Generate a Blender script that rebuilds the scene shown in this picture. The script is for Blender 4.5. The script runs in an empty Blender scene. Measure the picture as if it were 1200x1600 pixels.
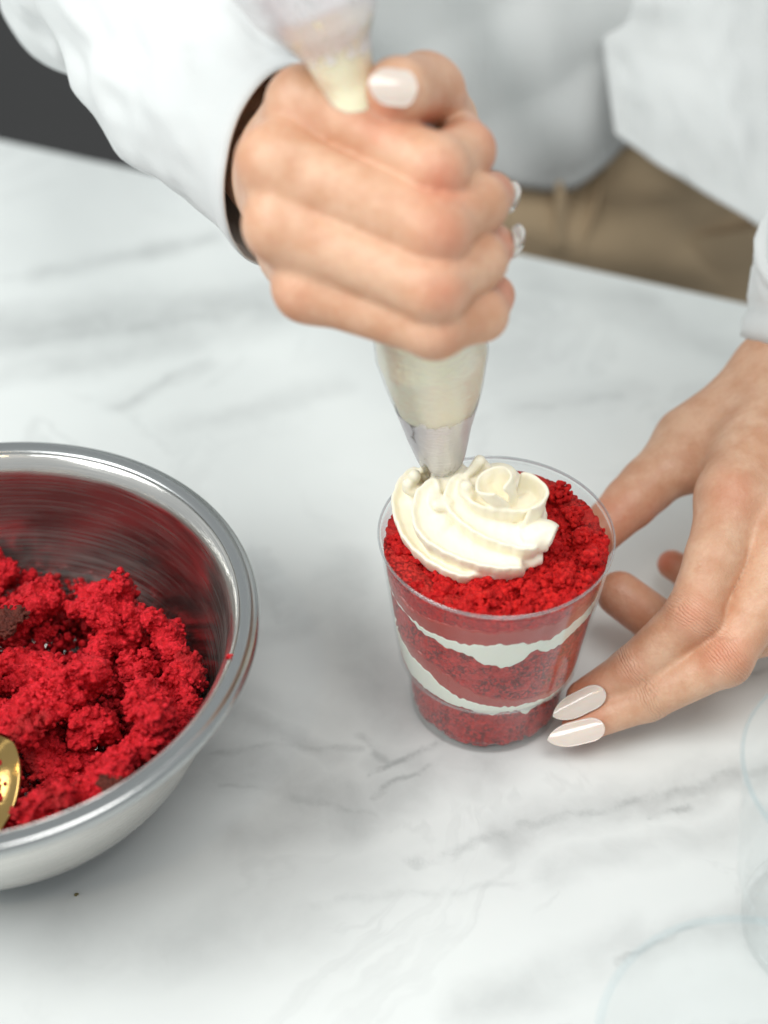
import bpy, bmesh, math, random
import numpy as np
from mathutils import Vector, Matrix

# ------------------------------------------------------------------ camera, light, exposure
MM = 0.001
scene = bpy.context.scene
col = scene.collection
rng = np.random.default_rng(7)
random.seed(7)

cam_d = bpy.data.cameras.new('camera')
cam = bpy.data.objects.new('camera', cam_d); col.objects.link(cam)
cam.location = (-0.0402, -0.404, 0.461)
cam.rotation_euler = (math.radians(90 - 42.0), 0, 0)
cam_d.sensor_fit = 'VERTICAL'; cam_d.sensor_height = 36; cam_d.sensor_width = 27
cam_d.lens = 54
cam_d.clip_start = 0.02; cam_d.clip_end = 50
cam_d.dof.use_dof = True
cam_d.dof.focus_distance = 0.556
cam_d.dof.aperture_fstop = 4.5
cam_d.dof.aperture_blades = 0
scene.camera = cam

world = bpy.data.worlds.new('World'); scene.world = world; world.use_nodes = True
wb = world.node_tree.nodes['Background']
wb.inputs[0].default_value = (0.86, 0.91, 0.92, 1); wb.inputs[1].default_value = 0.55

def area(name, loc, target, size, power, color, size_y=None):
    d = bpy.data.lights.new(name, 'AREA'); d.energy = power; d.color = color
    d.shape = 'RECTANGLE' if size_y else 'DISK'; d.size = size
    if size_y: d.size_y = size_y
    o = bpy.data.objects.new(name, d); col.objects.link(o)
    o.location = loc
    o.rotation_euler = (Vector(target) - Vector(loc)).to_track_quat('-Z', 'Y').to_euler()
    return o
area('window_light', (-1.35, -0.50, 1.65), (0, 0.05, 0.05), 1.2, 30, (0.985, 1.0, 0.98), 1.1)
area('ceiling_light', (0.25, -0.45, 1.7), (0, 0.10, 0.05), 0.9, 10, (1.0, 0.98, 0.95))
area('warm_bulb', (-0.36, -0.75, 1.25), (-0.18, -0.04, 0.0), 0.07, .5, (1.0, 0.72, 0.4))

vs = scene.view_settings
scene.display_settings.display_device = 'sRGB'
vs.view_transform = 'Standard'; vs.look = 'None'; vs.exposure = 0.13; vs.gamma = 1
cy = scene.cycles
cy.max_bounces = 10; cy.transparent_max_bounces = 24; cy.transmission_bounces = 6
cy.caustics_reflective = False; cy.caustics_refractive = False
cy.sample_clamp_indirect = 6
cy.use_denoising = True

# ------------------------------------------------------------------ helpers
def link(name, me, mat=None, parent=None, smooth=True):
    o = bpy.data.objects.new(name, me); col.objects.link(o)
    if mat is not None and not me.materials: me.materials.append(mat)
    if smooth and len(me.polygons):
        me.polygons.foreach_set('use_smooth', np.ones(len(me.polygons), dtype=bool))
    if parent is not None: o.parent = parent
    return o

def tag(o, label=None, cat=None, group=None, kind=None):
    if label: o['label'] = label
    if cat: o['category'] = cat
    if group: o['group'] = group
    if kind: o['kind'] = kind
    return o

def empty(name, loc_mm=(0, 0, 0)):
    # parts are built in place round the origin of the scene, so the Empty stays at the base and the meshes are shifted
    o = bpy.data.objects.new(name, None); col.objects.link(o)
    o.location = Vector(loc_mm) * MM
    o.empty_display_size = 0.02
    return o

def mesh_np(name, V, Fc):
    """V in millimetres (n,3), Fc (m,3|4) int"""
    V = np.asarray(V, dtype=np.float32) * MM
    Fc = np.asarray(Fc, dtype=np.int32)
    me = bpy.data.meshes.new(name)
    me.vertices.add(len(V)); me.vertices.foreach_set('co', V.ravel())
    k = Fc.shape[1]
    me.loops.add(Fc.size); me.loops.foreach_set('vertex_index', Fc.ravel())
    me.polygons.add(len(Fc)); me.polygons.foreach_set('loop_start', np.arange(0, Fc.size, k, dtype=np.int32))
    me.update(calc_edges=True); me.validate()
    return me

def part(name, V, Fc, mat, parent=None):
    V = np.asarray(V, dtype=float)
    if parent is not None:
        off = np.zeros(3); p = parent
        while p is not None:
            off += np.array(p.location) / MM; p = p.parent
        V = V - off
    return link(name, mesh_np(name, V, Fc), mat, parent)

def top(name, V, Fc, mat, base=(0, 0, 0)):
    o = link(name, mesh_np(name, np.asarray(V, dtype=float) - np.array(base, dtype=float), Fc), mat)
    o.location = Vector(base) * MM
    return o

def grid_faces(n, m, close_u=False, close_v=False):
    a = np.arange(n * m).reshape(n, m)
    if close_u: a = np.vstack([a, a[:1]])
    if close_v: a = np.hstack([a, a[:, :1]])
    return np.stack([a[:-1, :-1], a[1:, :-1], a[1:, 1:], a[:-1, 1:]], -1).reshape(-1, 4)

def merge(parts):
    Vs, Fs, o = [], [], 0
    for V, Fc in parts:
        Vs.append(np.asarray(V, dtype=float)); Fc = np.asarray(Fc)
        if Fc.shape[1] == 3: Fc = np.hstack([Fc, Fc[:, 2:3]])
        Fs.append(Fc + o); o += len(V)
    return np.vstack(Vs), np.vstack(Fs)

def spline(P, n):
    """Catmull-Rom through P (k,d), n samples"""
    P = np.asarray(P, dtype=float)
    Q = np.vstack([2 * P[0] - P[1], P, 2 * P[-1] - P[-2]])
    d = np.linalg.norm(np.diff(P[:, :3], axis=0), axis=1); s = np.r_[0, np.cumsum(d)]
    u = np.linspace(0, s[-1], n); i = np.clip(np.searchsorted(s, u, side='right') - 1, 0, len(P) - 2)
    t = ((u - s[i]) / d[i])[:, None]
    p0, p1, p2, p3 = Q[i], Q[i + 1], Q[i + 2], Q[i + 3]
    return .5 * (2 * p1 + (p2 - p0) * t + (2 * p0 - 5 * p1 + 4 * p2 - p3) * t ** 2 + (3 * p1 - p0 - 3 * p2 + p3) * t ** 3)

def unit(v): v = np.asarray(v, dtype=float); return v / (np.linalg.norm(v, axis=-1, keepdims=True) + 1e-9)

def lathe(profile, n=128, cx=0, cy=0, close=True):
    pr = np.asarray(profile, dtype=float); th = np.linspace(0, 2 * np.pi, n, endpoint=False)
    V = np.stack([cx + pr[:, 0][:, None] * np.cos(th), cy + pr[:, 0][:, None] * np.sin(th), np.repeat(pr[:, 1][:, None], n, 1)], -1)
    return V.reshape(-1, 3), grid_faces(len(pr), n, close_u=close, close_v=True)

# value noise on arbitrary points
_perm = np.random.default_rng(3).random((32, 32, 32)).astype(np.float32)
def vnoise(P):
    P = np.asarray(P, dtype=np.float32); i = np.floor(P).astype(int); f = P - i; f = f * f * (3 - 2 * f)
    x, y, z = i[..., 0], i[..., 1], i[..., 2]
    g = lambda a, b, c: _perm[(x + a) & 31, (y + b) & 31, (z + c) & 31]
    fx, fy, fz = f[..., 0], f[..., 1], f[..., 2]
    l = lambda a, b, t: a + (b - a) * t
    return l(l(l(g(0,0,0), g(1,0,0), fx), l(g(0,1,0), g(1,1,0), fx), fy), l(l(g(0,0,1), g(1,0,1), fx), l(g(0,1,1), g(1,1,1), fx), fy), fz) - .5
def fbm(P, o=3):
    P = np.asarray(P, dtype=np.float32); s = 0; a = 1
    for k in range(o): s = s + a * vnoise(P * 2 ** k + 17.3 * k); a *= .5
    return s

# ---- signed distance modelling
class Field:
    def __init__(s, lo, hi, h):
        s.lo = np.array(lo, dtype=np.float32); s.h = h
        s.n = np.ceil((np.array(hi) - s.lo) / h).astype(int) + 1
        s.ax = [s.lo[k] + h * np.arange(s.n[k], dtype=np.float32) for k in range(3)]
    def new(s): return np.full(s.n, 50., dtype=np.float32)
    def box(s, lo, hi):
        a = np.clip(np.floor((np.array(lo) - s.lo) / s.h).astype(int), 0, s.n - 1)
        b = np.clip(np.ceil((np.array(hi) - s.lo) / s.h).astype(int) + 1, 1, s.n)
        return tuple(slice(a[k], max(b[k], a[k] + 1)) for k in range(3))
    def pts(s, sl):
        return np.stack(np.meshgrid(*[s.ax[k][sl[k]] for k in range(3)], indexing='ij'), -1)
def smin(a, b, k):
    h = np.maximum(k - np.abs(a - b), 0) / k
    return np.minimum(a, b) - h * h * k * .25
def cone(P, a, b, ra, rb, flat=None):
    a = np.array(a, dtype=np.float32); b = np.array(b, dtype=np.float32); d = b - a
    q = P - a
    t = np.clip((q @ d) / (d @ d), 0, 1)
    w = q - t[..., None] * d
    if flat is not None:                                   # flat = (axis, factor): thinner along axis
        ax, f = np.array(flat[0], dtype=np.float32), flat[1]
        c = w @ ax; w = w + (c * (1 / f - 1))[..., None] * ax
    return np.sqrt((w * w).sum(-1)) - (ra + (rb - ra) * t)

def surface_nets(fd, D):
    n = D.shape; S = D < 0
    c = [S[i:n[0]-1+i, j:n[1]-1+j, k:n[2]-1+k] for i in (0, 1) for j in (0, 1) for k in (0, 1)]
    cnt = sum(x.astype(np.int8) for x in c)
    act = (cnt > 0) & (cnt < 8)
    idx = np.full(act.shape, -1, dtype=np.int64); I = np.argwhere(act); idx[act] = np.arange(len(I))
    acc = np.zeros((len(I), 3), dtype=np.float64); num = np.zeros(len(I))
    cor = [(i, j, k) for i in (0, 1) for j in (0, 1) for k in (0, 1)]
    dv = {q: D[I[:, 0] + q[0], I[:, 1] + q[1], I[:, 2] + q[2]].astype(np.float64) for q in cor}
    for a in cor:
        for ax in range(3):
            if a[ax] == 0:
                b = list(a); b[ax] = 1; b = tuple(b)
                da, db = dv[a], dv[b]; m = (da < 0) != (db < 0)
                t = np.where(m, da / np.where(da - db == 0, 1, da - db), 0)
                p = np.repeat(np.array(a, dtype=float)[None], len(I), 0); p[:, ax] += t
                acc += p * m[:, None]; num += m
    V = fd.lo + fd.h * (I + acc / np.maximum(num, 1)[:, None])
    Fs = []
    for ax in range(3):
        u, v = (ax + 1) % 3, (ax + 2) % 3
        s0 = [slice(None)] * 3; s1 = [slice(None)] * 3; s0[ax] = slice(0, -1); s1[ax] = slice(1, None)
        A_, B_ = S[tuple(s0)], S[tuple(s1)]
        E = np.argwhere(A_ != B_)
        ok = (E[:, u] > 0) & (E[:, v] > 0) & (E[:, u] < n[u] - 1) & (E[:, v] < n[v] - 1); E = E[ok]
        def g(du, dv_):
            q = E.copy(); q[:, u] -= du; q[:, v] -= dv_
            return idx[q[:, 0], q[:, 1], q[:, 2]]
        f = np.stack([g(1, 1), g(0, 1), g(0, 0), g(1, 0)], -1)
        flip = ~A_[E[:, 0], E[:, 1], E[:, 2]]
        f[flip] = f[flip][:, ::-1]
        Fs.append(f)
    return V, np.vstack(Fs)

# ---- node materials
def mat(name, color=(.8, .8, .8), rough=.5, metal=0, **kw):
    m = bpy.data.materials.new(name); m.use_nodes = True
    b = m.node_tree.nodes['Principled BSDF']
    b.inputs['Base Color'].default_value = (*color, 1); b.inputs['Roughness'].default_value = rough; b.inputs['Metallic'].default_value = metal
    for k, v in kw.items(): b.inputs[k.replace('_', ' ')].default_value = v
    return m
class N:
    def __init__(s, m): s.t = m.node_tree; s.b = s.t.nodes.get('Principled BSDF'); s.out = s.t.nodes['Material Output']
    def n(s, ty, ins=None, **kw):
        x = s.t.nodes.new(ty)
        for k, v in kw.items(): setattr(x, k, v)
        for k, v in (ins or {}).items():
            if isinstance(v, bpy.types.NodeSocket): s.t.links.new(v, x.inputs[k])
            else: x.inputs[k].default_value = v
        return x
    def l(s, a, b): s.t.links.new(a, b)
    def pos(s, scale=(1, 1, 1), rot=(0, 0, 0)):
        g = s.n('ShaderNodeNewGeometry')
        return s.n('ShaderNodeMapping', {'Vector': g.outputs['Position'], 'Scale': scale, 'Rotation': rot}).outputs[0]
    def noise(s, vec, scale, detail=4, rough=.5, dist=0):
        return s.n('ShaderNodeTexNoise', {'Vector': vec, 'Scale': scale, 'Detail': detail, 'Roughness': rough, 'Distortion': dist})
    def m(s, op, a, b=0, c=0, clamp=False):
        return s.n('ShaderNodeMath', {0: a, 1: b, 2: c}, operation=op, use_clamp=clamp).outputs[0]
    def mapr(s, v, a, b, c, d, interp='LINEAR'):
        return s.n('ShaderNodeMapRange', {0: v, 1: a, 2: b, 3: c, 4: d}, interpolation_type=interp).outputs[0]
    def mix(s, f, a, b):
        x = s.n('ShaderNodeMix', data_type='RGBA')
        for k, v in ((0, f), (6, a), (7, b)):
            if isinstance(v, bpy.types.NodeSocket): s.l(v, x.inputs[k])
            else: x.inputs[k].default_value = v if k == 0 else (*v, 1)
        return x.outputs[2]
    def bump(s, h, strength, dist):
        return s.n('ShaderNodeBump', {'Height': h, 'Strength': strength, 'Distance': dist}).outputs[0]

# marble table
M_marble = mat('marble_laminate', rough=.33); t = N(M_marble)
p = t.pos()
w1 = t.noise(p, 9, 4, .55).outputs['Color']
off = t.n('ShaderNodeVectorMath', {0: w1, 1: (.5, .5, .5)}, operation='SUBTRACT').outputs[0]
pw = t.n('ShaderNodeVectorMath', {0: off, 1: (.05, .05, 0), 2: p}, operation='MULTIPLY_ADD').outputs[0]
w2 = t.noise(p, 60, 3, .6).outputs['Color']
off2 = t.n('ShaderNodeVectorMath', {0: w2, 1: (.5, .5, .5)}, operation='SUBTRACT').outputs[0]
pw = t.n('ShaderNodeVectorMath', {0: off2, 1: (.010, .010, 0), 2: pw}, operation='MULTIPLY_ADD').outputs[0]
def seg(a, b, wd, power=1.0):
    a = [a[0] * MM, a[1] * MM, 0]; b = [b[0] * MM, b[1] * MM, 0]
    d = [b[k] - a[k] for k in range(3)]; L2 = sum(x * x for x in d)
    q = t.n('ShaderNodeVectorMath', {0: pw, 1: a}, operation='SUBTRACT').outputs[0]
    q = t.n('ShaderNodeVectorMath', {0: q, 1: (1, 1, 0)}, operation='MULTIPLY').outputs[0]
    dt = t.n('ShaderNodeVectorMath', {0: q, 1: d}, operation='DOT_PRODUCT').outputs['Value']
    tt = t.m('DIVIDE', dt, L2, clamp=True)
    w = t.n('ShaderNodeVectorMath', {0: d}, operation='SCALE'); t.l(tt, w.inputs['Scale'])
    r = t.n('ShaderNodeVectorMath', {0: q, 1: w.outputs[0]}, operation='DISTANCE').outputs['Value']
    return t.mapr(r, 0, wd * MM, power, 0, 'SMOOTHSTEP')
VEINS_SOFT = [
 ((-106.1, -30.7, 0.0), (-49.7, -54.7, 0.0), 26, .55), ((-49.7, -54.7, 0.0), (8.4, -33.7, 0.0), 20, .5), ((6.3, -69.0, 0.0), (104.6, -39.9, 0.0), 16, .6),
 ((-238.1, 246.0, 0.0), (-101.2, 275.1, 0.0), 42, .55), ((-228.3, 305.8, 0.0), (-137.0, 338.3, 0.0), 16, .4), ((-56.4, 55.4, 0.0), (-40.2, 1.6, 0.0), 26, .25),
 ((-85.1, 33.1, 0.0), (-50.9, 44.1, -0.0), 10, .25), ((49.9, 299.5, 0.0), (147.1, 223.8, 0.0), 28, .3), ((-170.4, 182.1, 0.0), (-127.4, 223.8, 0.0), 10, .35),
 ((42.2, -118.8, 0.0), (91.4, -98.7, 0.0), 14, .35), ((-181.5, 25.9, 0.0), (-60.1, -14.8, -0.0), 16, .25), ((-40.2, -30.7, 0.0), (-1.9, -45.9, 0.0), 14, .45),
 ((47.0, -14.8, -0.0), (114.8, 15.3, 0.0), 12, .45), ((-231.0, 207.8, 0.0), (-139.1, 246.0, 0.0), 24, .4), ((-94.1, 269.1, 0.0), (-198.5, 246.0, 0.0), 30, .45), ((-56.7, 67.0, 0.0), (-35.2, -14.8, -0.0), 20, .45), ((-116.1, -1.7, 0.0), (-59.7, -30.7, 0.0), 14, .5),
 ((45.9, 293.3, 0.0), (95.3, 275.1, 0.0), 20, .4), ((-91.5, -66.2, 0.0), (-35.4, -48.8, 0.0), 18, .4), ((23.6, -82.8, 0.0), (100.7, -60.5, -0.0), 14, .35), ((-65.5, 202.5, 0.0), (-143.5, 162.5, -0.0), 14, .3), ((-149.4, -113.9, 0.0), (-67.0, -98.7, 0.0), 22, .3), ((-19.0, -133.2, 0.0), (47.1, -113.9, 0.0), 16, .35), ((-67.4, -88.2, 0.0), (-3.5, -77.4, 0.0), 22, .2), ((28.0, 182.1, 0.0), (80.0, 202.5, 0.0), 16, .2)]
VEINS_THIN = [
 ((-31.0, -78.7, 0.0), (30.1, -61.9, 0.0), 1.5, .4), ((30.1, -61.9, 0.0), (69.7, -47.4, 0.0), 1.8, .5), ((69.7, -47.4, 0.0), (104.9, -38.3, -0.0), 1.8, .4), ((60.9, -59.9, 0.0), (77.4, -51.8, 0.0), 1.3, .6),
 ((-50.1, -18.0, 0.0), (-35.3, -33.7, 0.0), 1.6, .5), ((-42.6, -38.3, -0.0), (-15.6, -26.0, 0.0), 1.8, .7), ((-106.5, -26.0, 0.0), (-50.0, -24.4, 0.0), 1.4, .4), ((-102.8, -41.4, 0.0), (-40.2, -56.2, 0.0), 1.3, .3),
 ((-40.2, -48.8, 0.0), (-18.4, -38.3, -0.0), 1.3, .6), ((-170.4, 182.1, 0.0), (-127.8, 229.3, -0.0), 1.8, .3), ((59.8, -11.6, 0.0), (114.8, 15.3, 0.0), 1.5, .5),
 ((37.6, -121.3, 0.0), (69.9, -107.6, 0.0), 1.3, .4), ((-235.5, 232.0, 0.0), (-101.2, 275.1, 0.0), 2.2, .25), ((-248.6, 302.7, 0.0), (-137.0, 338.3, 0.0), 2.0, .25), ((28.0, 182.1, 0.0), (73.1, 197.4, 0.0), 2, .25), ((-62.7, -93.5, 0.0), (18.9, -85.5, 0.0), 1.4, .2)]
acc = None
for a, b, w, s_ in VEINS_SOFT:
    v = seg(a, b, w, s_); acc = v if acc is None else t.m('MAXIMUM', acc, v)
acc2 = None
for a, b, w, s_ in VEINS_THIN:
    v = seg(a, b, w * 1.9, s_ * .8); acc2 = v if acc2 is None else t.m('MAXIMUM', acc2, v)
gr = t.mapr(t.m('ABSOLUTE', t.m('SUBTRACT', t.noise(pw, 7.5, 5, .6, 1.2).outputs[0], .5)), 0, .035, .24, 0, 'SMOOTHSTEP'); gm = t.mapr(t.noise(p, 5, 2).outputs[0], .42, .62, 0, 1)
acc = t.m('MAXIMUM', acc, t.m('MULTIPLY', gr, gm))
cl = t.noise(pw, 26, 5, .65).outputs[0]
soft = t.m('MULTIPLY', acc, t.mapr(cl, .30, .62, .35, 1.0))
brk = t.noise(p, 75, 4, .7).outputs[0]
thin = t.m('MULTIPLY', acc2, t.mapr(brk, .36, .62, .15, .9, 'SMOOTHSTEP'))
spot = t.mapr(t.noise(t.pos((1, 1, 1)), 21, 6, .72).outputs[0], .62, .74, 0, .22, 'SMOOTHSTEP')
base = t.mix(t.mapr(t.noise(pw, 6, 3).outputs[0], .38, .68, 0, 1), (.76, .79, .78), (.68, .705, .70))
c = t.mix(soft, base, (.34, .355, .355))
c = t.mix(thin, c, (.22, .24, .24))
t.l(c, t.b.inputs['Base Color'])
t.l(t.bump(t.noise(p, 900, 2).outputs[0], .05, .0002), t.b.inputs['Normal'])
t.b.inputs['Specular IOR Level'].default_value = .45

M_floor = mat('dark_floor', (.045, .043, .043), .7); t = N(M_floor)
t.l(t.mix(t.noise(t.pos(), 3, 4).outputs[0], (.040, .038, .038), (.052, .050, .050)), t.b.inputs['Base Color'])

# skin
M_skin = mat('skin', rough=.42); t = N(M_skin)
p = t.pos()
red = t.n('ShaderNodeAttribute', attribute_name='redness').outputs['Fac']
n1 = t.noise(p, 70, 4, .6).outputs[0]; n2 = t.noise(p, 420, 3).outputs[0]
c = t.mix(t.mapr(n1, .38, .62, 0, 1), (.70, .44, .295), (.59, .315, .19))
c = t.mix(t.mapr(n2, .5, .72, 0, .5), c, (.62, .33, .22))
c = t.mix(t.m('MULTIPLY', red, t.mapr(n1, .3, .7, .75, 1.0), clamp=True), c, (.66, .20, .115))
t.l(c, t.b.inputs['Base Color'])
t.b.inputs['Subsurface Weight'].default_value = .25; t.b.inputs['Subsurface Radius'].default_value = (1, .38, .2); t.b.inputs['Subsurface Scale'].default_value = .002
vor = t.n('ShaderNodeTexVoronoi', {'Vector': p, 'Scale': 1100}).outputs['Distance']
hgt = t.m('ADD', t.m('MULTIPLY', vor, .5), t.noise(p, 500, 4, .6).outputs[0])
ws = t.n('ShaderNodeAttribute', attribute_name='wrinkle_s').outputs['Fac']; wm = t.n('ShaderNodeAttribute', attribute_name='wrinkle_m').outputs['Fac']
ph = t.m('ADD', t.m('MULTIPLY', ws, 2.6), t.m('MULTIPLY', t.noise(p, 160, 3).outputs[0], 9))
wr = t.m('MULTIPLY', t.m('POWER', t.m('ABSOLUTE', t.m('SINE', ph)), .5), wm)
nb1 = t.n('ShaderNodeBump', {'Height': wr, 'Strength': .55, 'Distance': .0009}).outputs[0]
bb = t.n('ShaderNodeBump', {'Height': hgt, 'Strength': .4, 'Distance': .0005, 'Normal': nb1}).outputs[0]
t.l(bb, t.b.inputs['Normal'])
t.l(t.mapr(t.noise(p, 200, 3).outputs[0], .3, .7, .36, .52), t.b.inputs['Roughness'])

M_nail = mat('nail_polish', (.80, .70, .64), .12, Coat_Weight=.6, Subsurface_Weight=.3, Subsurface_Scale=.001); t = N(M_nail)
t.l(t.mix(t.noise(t.pos(), 260, 2).outputs[0], (.76, .67, .60), (.70, .60, .53)), t.b.inputs['Base Color'])

# cloth
def cloth(name, ca, cb, weave=True, rough=.85, scale=1100):
    m = mat(name, ca, rough, Sheen_Weight=.15); t = N(m); p = t.pos()
    t.l(t.mix(t.noise(p, 30, 3).outputs[0], ca, cb), t.b.inputs['Base Color'])
    if weave:
        g = t.n('ShaderNodeTexCoord').outputs['UV']
        wa = t.n('ShaderNodeTexWave', {'Vector': g, 'Scale': scale, 'Distortion': .6}, bands_direction='X').outputs[1]
        wb_ = t.n('ShaderNodeTexWave', {'Vector': g, 'Scale': scale, 'Distortion': .6}, bands_direction='Y').outputs[1]
        h = t.m('ADD', t.m('MULTIPLY', wa, wb_), t.noise(p, 900, 2).outputs[0])
    else: h = t.noise(p, 900, 3).outputs[0]
    t.l(t.bump(h, .25, .0004), t.b.inputs['Normal'])
    return m
M_shirt = cloth('white_cotton', (.73, .745, .745), (.69, .715, .715))
tt_ = N(M_shirt); tt_.b.inputs['Subsurface Weight'].default_value = .0
M_thread = mat('white_thread', (.86, .87, .86), .6)
M_khaki = cloth('khaki_cotton', (.66, .50, .32), (.54, .40, .25), weave=False)
M_belt = mat('dark_belt', (.10, .085, .06), .6)
M_button = mat('pearl_button', (.8, .78, .75), .25)

# thin clear plastic
def clear(name, tint, milk=0.0, gloss=.06, edge=.5, rough=.06, bumpy=0.0, milkcol=(.85, .88, .88)):
    m = bpy.data.materials.new(name); m.use_nodes = True; t = N(m); t.t.nodes.remove(t.b)
    tr = t.n('ShaderNodeBsdfTransparent', {'Color': (*tint, 1)})
    gl = t.n('ShaderNodeBsdfGlossy', {'Color': (1, 1, 1, 1), 'Roughness': rough})
    lw = t.n('ShaderNodeLayerWeight', {'Blend': .5})
    f = t.mapr(t.m('POWER', lw.outputs['Facing'], 3.2), 0, 1, gloss, edge)
    if bumpy:
        bn = t.bump(t.noise(t.pos(), 120, 4, .6).outputs[0], bumpy, .002)
        t.l(bn, gl.inputs['Normal'])
    sh = t.n('ShaderNodeMixShader', {0: f, 1: tr.outputs[0], 2: gl.outputs[0]})
    if milk:
        df = t.n('ShaderNodeBsdfDiffuse', {'Color': (*milkcol, 1)}); tl = t.n('ShaderNodeBsdfTranslucent', {'Color': (*milkcol, 1)})
        dm = t.n('ShaderNodeMixShader', {0: .4, 1: df.outputs[0], 2: tl.outputs[0]})
        sh = t.n('ShaderNodeMixShader', {0: milk, 1: sh.outputs[0], 2: dm.outputs[0]})
    t.l(sh.outputs[0], t.out.inputs['Surface'])
    return m
M_cup = clear('clear_cup_plastic', (.965, .975, .975), milk=.004, gloss=.014, edge=.5, rough=.05)
M_cup_rim = clear('cup_rim_plastic', (.80, .83, .85), milk=.10, gloss=.14, edge=.9, rough=.08)
M_empty = clear('clear_empty_cup_plastic', (.985, .99, .99), milk=.012, gloss=.05, edge=.3, rough=.05)
M_empty_rim = clear('blue_tinted_rim_plastic', (.88, .95, .97), milk=.05, gloss=.06, edge=.4, rough=.08, milkcol=(.7, .82, .86))

# cream
M_cream = mat('whipped_cream', (.93, .87, .71), .42, Subsurface_Weight=.25, Subsurface_Scale=.004, Specular_IOR_Level=.4); t = N(M_cream)
t.b.inputs['Subsurface Radius'].default_value = (1, .75, .38)
t.l(t.bump(t.noise(t.pos(), 700, 3).outputs[0], .10, .0006), t.b.inputs['Normal'])
M_band = mat('cream_band', (.97, .94, .82), .4, Subsurface_Weight=.2, Subsurface_Scale=.003)
M_cream_bag = mat('cream_in_bag', (1.0, .94, .68), .35, Subsurface_Weight=.3, Subsurface_Scale=.004)

# red velvet crumb
def crumb_mat(name, a, b, c3, dark=0.0, cells=(.34, .002, .004)):
    m = mat(name, a, .6, Subsurface_Weight=.2, Subsurface_Scale=.0010, Specular_IOR_Level=.25); t = N(m); p = t.pos()
    t.b.inputs['Subsurface Radius'].default_value = (1, .12, .1)
    c = t.mix(t.mapr(t.noise(p, 330, 3, .6).outputs[0], .35, .65, 0, 1), a, b)
    c = t.mix(t.mapr(t.noise(p, 28, 3, .6).outputs[0], .55, .62, 0, dark), c, c3)
    t.l(c, t.b.inputs['Base Color'])
    vo = t.n('ShaderNodeTexVoronoi', {'Vector': p, 'Scale': 850, 'Randomness': 1})
    cell = t.n('ShaderNodeSeparateColor', {0: vo.outputs['Color']}).outputs[0]
    c = t.mix(t.mapr(cell, .0, 1, 0, .7), c, cells); t.l(c, t.b.inputs['Base Color'])
    hh = t.m('ADD', t.noise(p, 1500, 3, .7).outputs[0], t.m('MULTIPLY', vo.outputs['Distance'], -.9))
    t.l(t.bump(hh, .9, .0008), t.b.inputs['Normal'])
    return m
M_crumb = crumb_mat('red_velvet_crumb', (.84, .022, .018), (.58, .006, .008), (.10, .02, .012), 0)
M_chunk = crumb_mat('red_velvet_chunk', (.88, .026, .045), (.68, .010, .018), (.13, .025, .018), .5)
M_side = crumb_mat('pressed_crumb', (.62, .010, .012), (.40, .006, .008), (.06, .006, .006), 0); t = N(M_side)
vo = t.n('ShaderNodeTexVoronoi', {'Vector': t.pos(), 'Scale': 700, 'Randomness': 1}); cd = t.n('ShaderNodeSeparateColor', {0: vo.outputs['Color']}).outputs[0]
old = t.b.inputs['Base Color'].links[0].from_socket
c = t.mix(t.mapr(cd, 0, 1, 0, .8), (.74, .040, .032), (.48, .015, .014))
hole_shade = t.m('MULTIPLY', t.mapr(vo.outputs['Distance'], .40, .68, 0, 1, 'SMOOTHSTEP'), t.mapr(t.noise(t.pos(), 150, 3).outputs[0], .42, .56, .1, 1))  # dark between the grains: shade of the pores painted into the colour
t.l(t.mix(hole_shade, c, (.24, .010, .009)), t.b.inputs['Base Color'])
M_jam = mat('red_syrup_layer', (.42, .016, .014), .22, Subsurface_Weight=.3, Subsurface_Scale=.003); t = N(M_jam)
t.l(t.mix(t.noise(t.pos((1, 1, 2)), 60, 3).outputs[0], (.56, .050, .028), (.36, .018, .012)), t.b.inputs['Base Color'])

# steel
M_steel = mat('brushed_stainless_steel', (.68, .67, .645), .13, 1); t = N(M_steel)
tc = t.n('ShaderNodeTexCoord').outputs['Object']
sx = t.n('ShaderNodeSeparateXYZ', {0: tc})
rr = t.m('SQRT', t.m('ADD', t.m('POWER', sx.outputs[0], 2), t.m('POWER', sx.outputs[1], 2)))
ang = t.m('ARCTAN2', sx.outputs[1], sx.outputs[0])
cv = t.n('ShaderNodeCombineXYZ', {0: t.m('MULTIPLY', rr, 1), 1: t.m('MULTIPLY', ang, .0012), 2: t.m('MULTIPLY', sx.outputs[2], 1)}).outputs[0]
ringn = t.noise(cv, 1500, 3, .65).outputs[0]
big = t.noise(tc, 14, 3).outputs[0]
t.l(t.bump(ringn, .12, .0005), t.b.inputs['Normal'])
t.l(t.mapr(t.m('MULTIPLY', ringn, big), .15, .40, .04, .17), t.b.inputs['Roughness'])
gr_ = t.n('ShaderNodeBsdfGlossy', {'Color': (.62, .60, .57, 1), 'Roughness': .5})
scr = t.m('MULTIPLY', t.mapr(ringn, .35, .75, 0.1, .8), t.mapr(t.noise(tc, 22, 3).outputs[0], .35, .6, .3, .85))
ms = t.n('ShaderNodeMixShader', {0: scr, 1: t.b.outputs[0], 2: gr_.outputs[0]}); t.l(ms.outputs[0], t.out.inputs['Surface'])
M_rim = mat('rolled_steel_rim', (.44, .45, .45), .22, 1); t = N(M_rim)
t.l(t.bump(t.noise(t.pos(), 300, 3).outputs[0], .012, .0005), t.b.inputs['Normal'])
M_gold = mat('gold_metal', (.50, .33, .12), .12, 1); t = N(M_gold)
t.l(t.bump(t.noise(t.pos((1, 6, 1)), 500, 2).outputs[0], .08, .0004), t.b.inputs['Normal'])
M_nozzle = mat('nozzle_steel', (.62, .55, .42), .22, 1)

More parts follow.
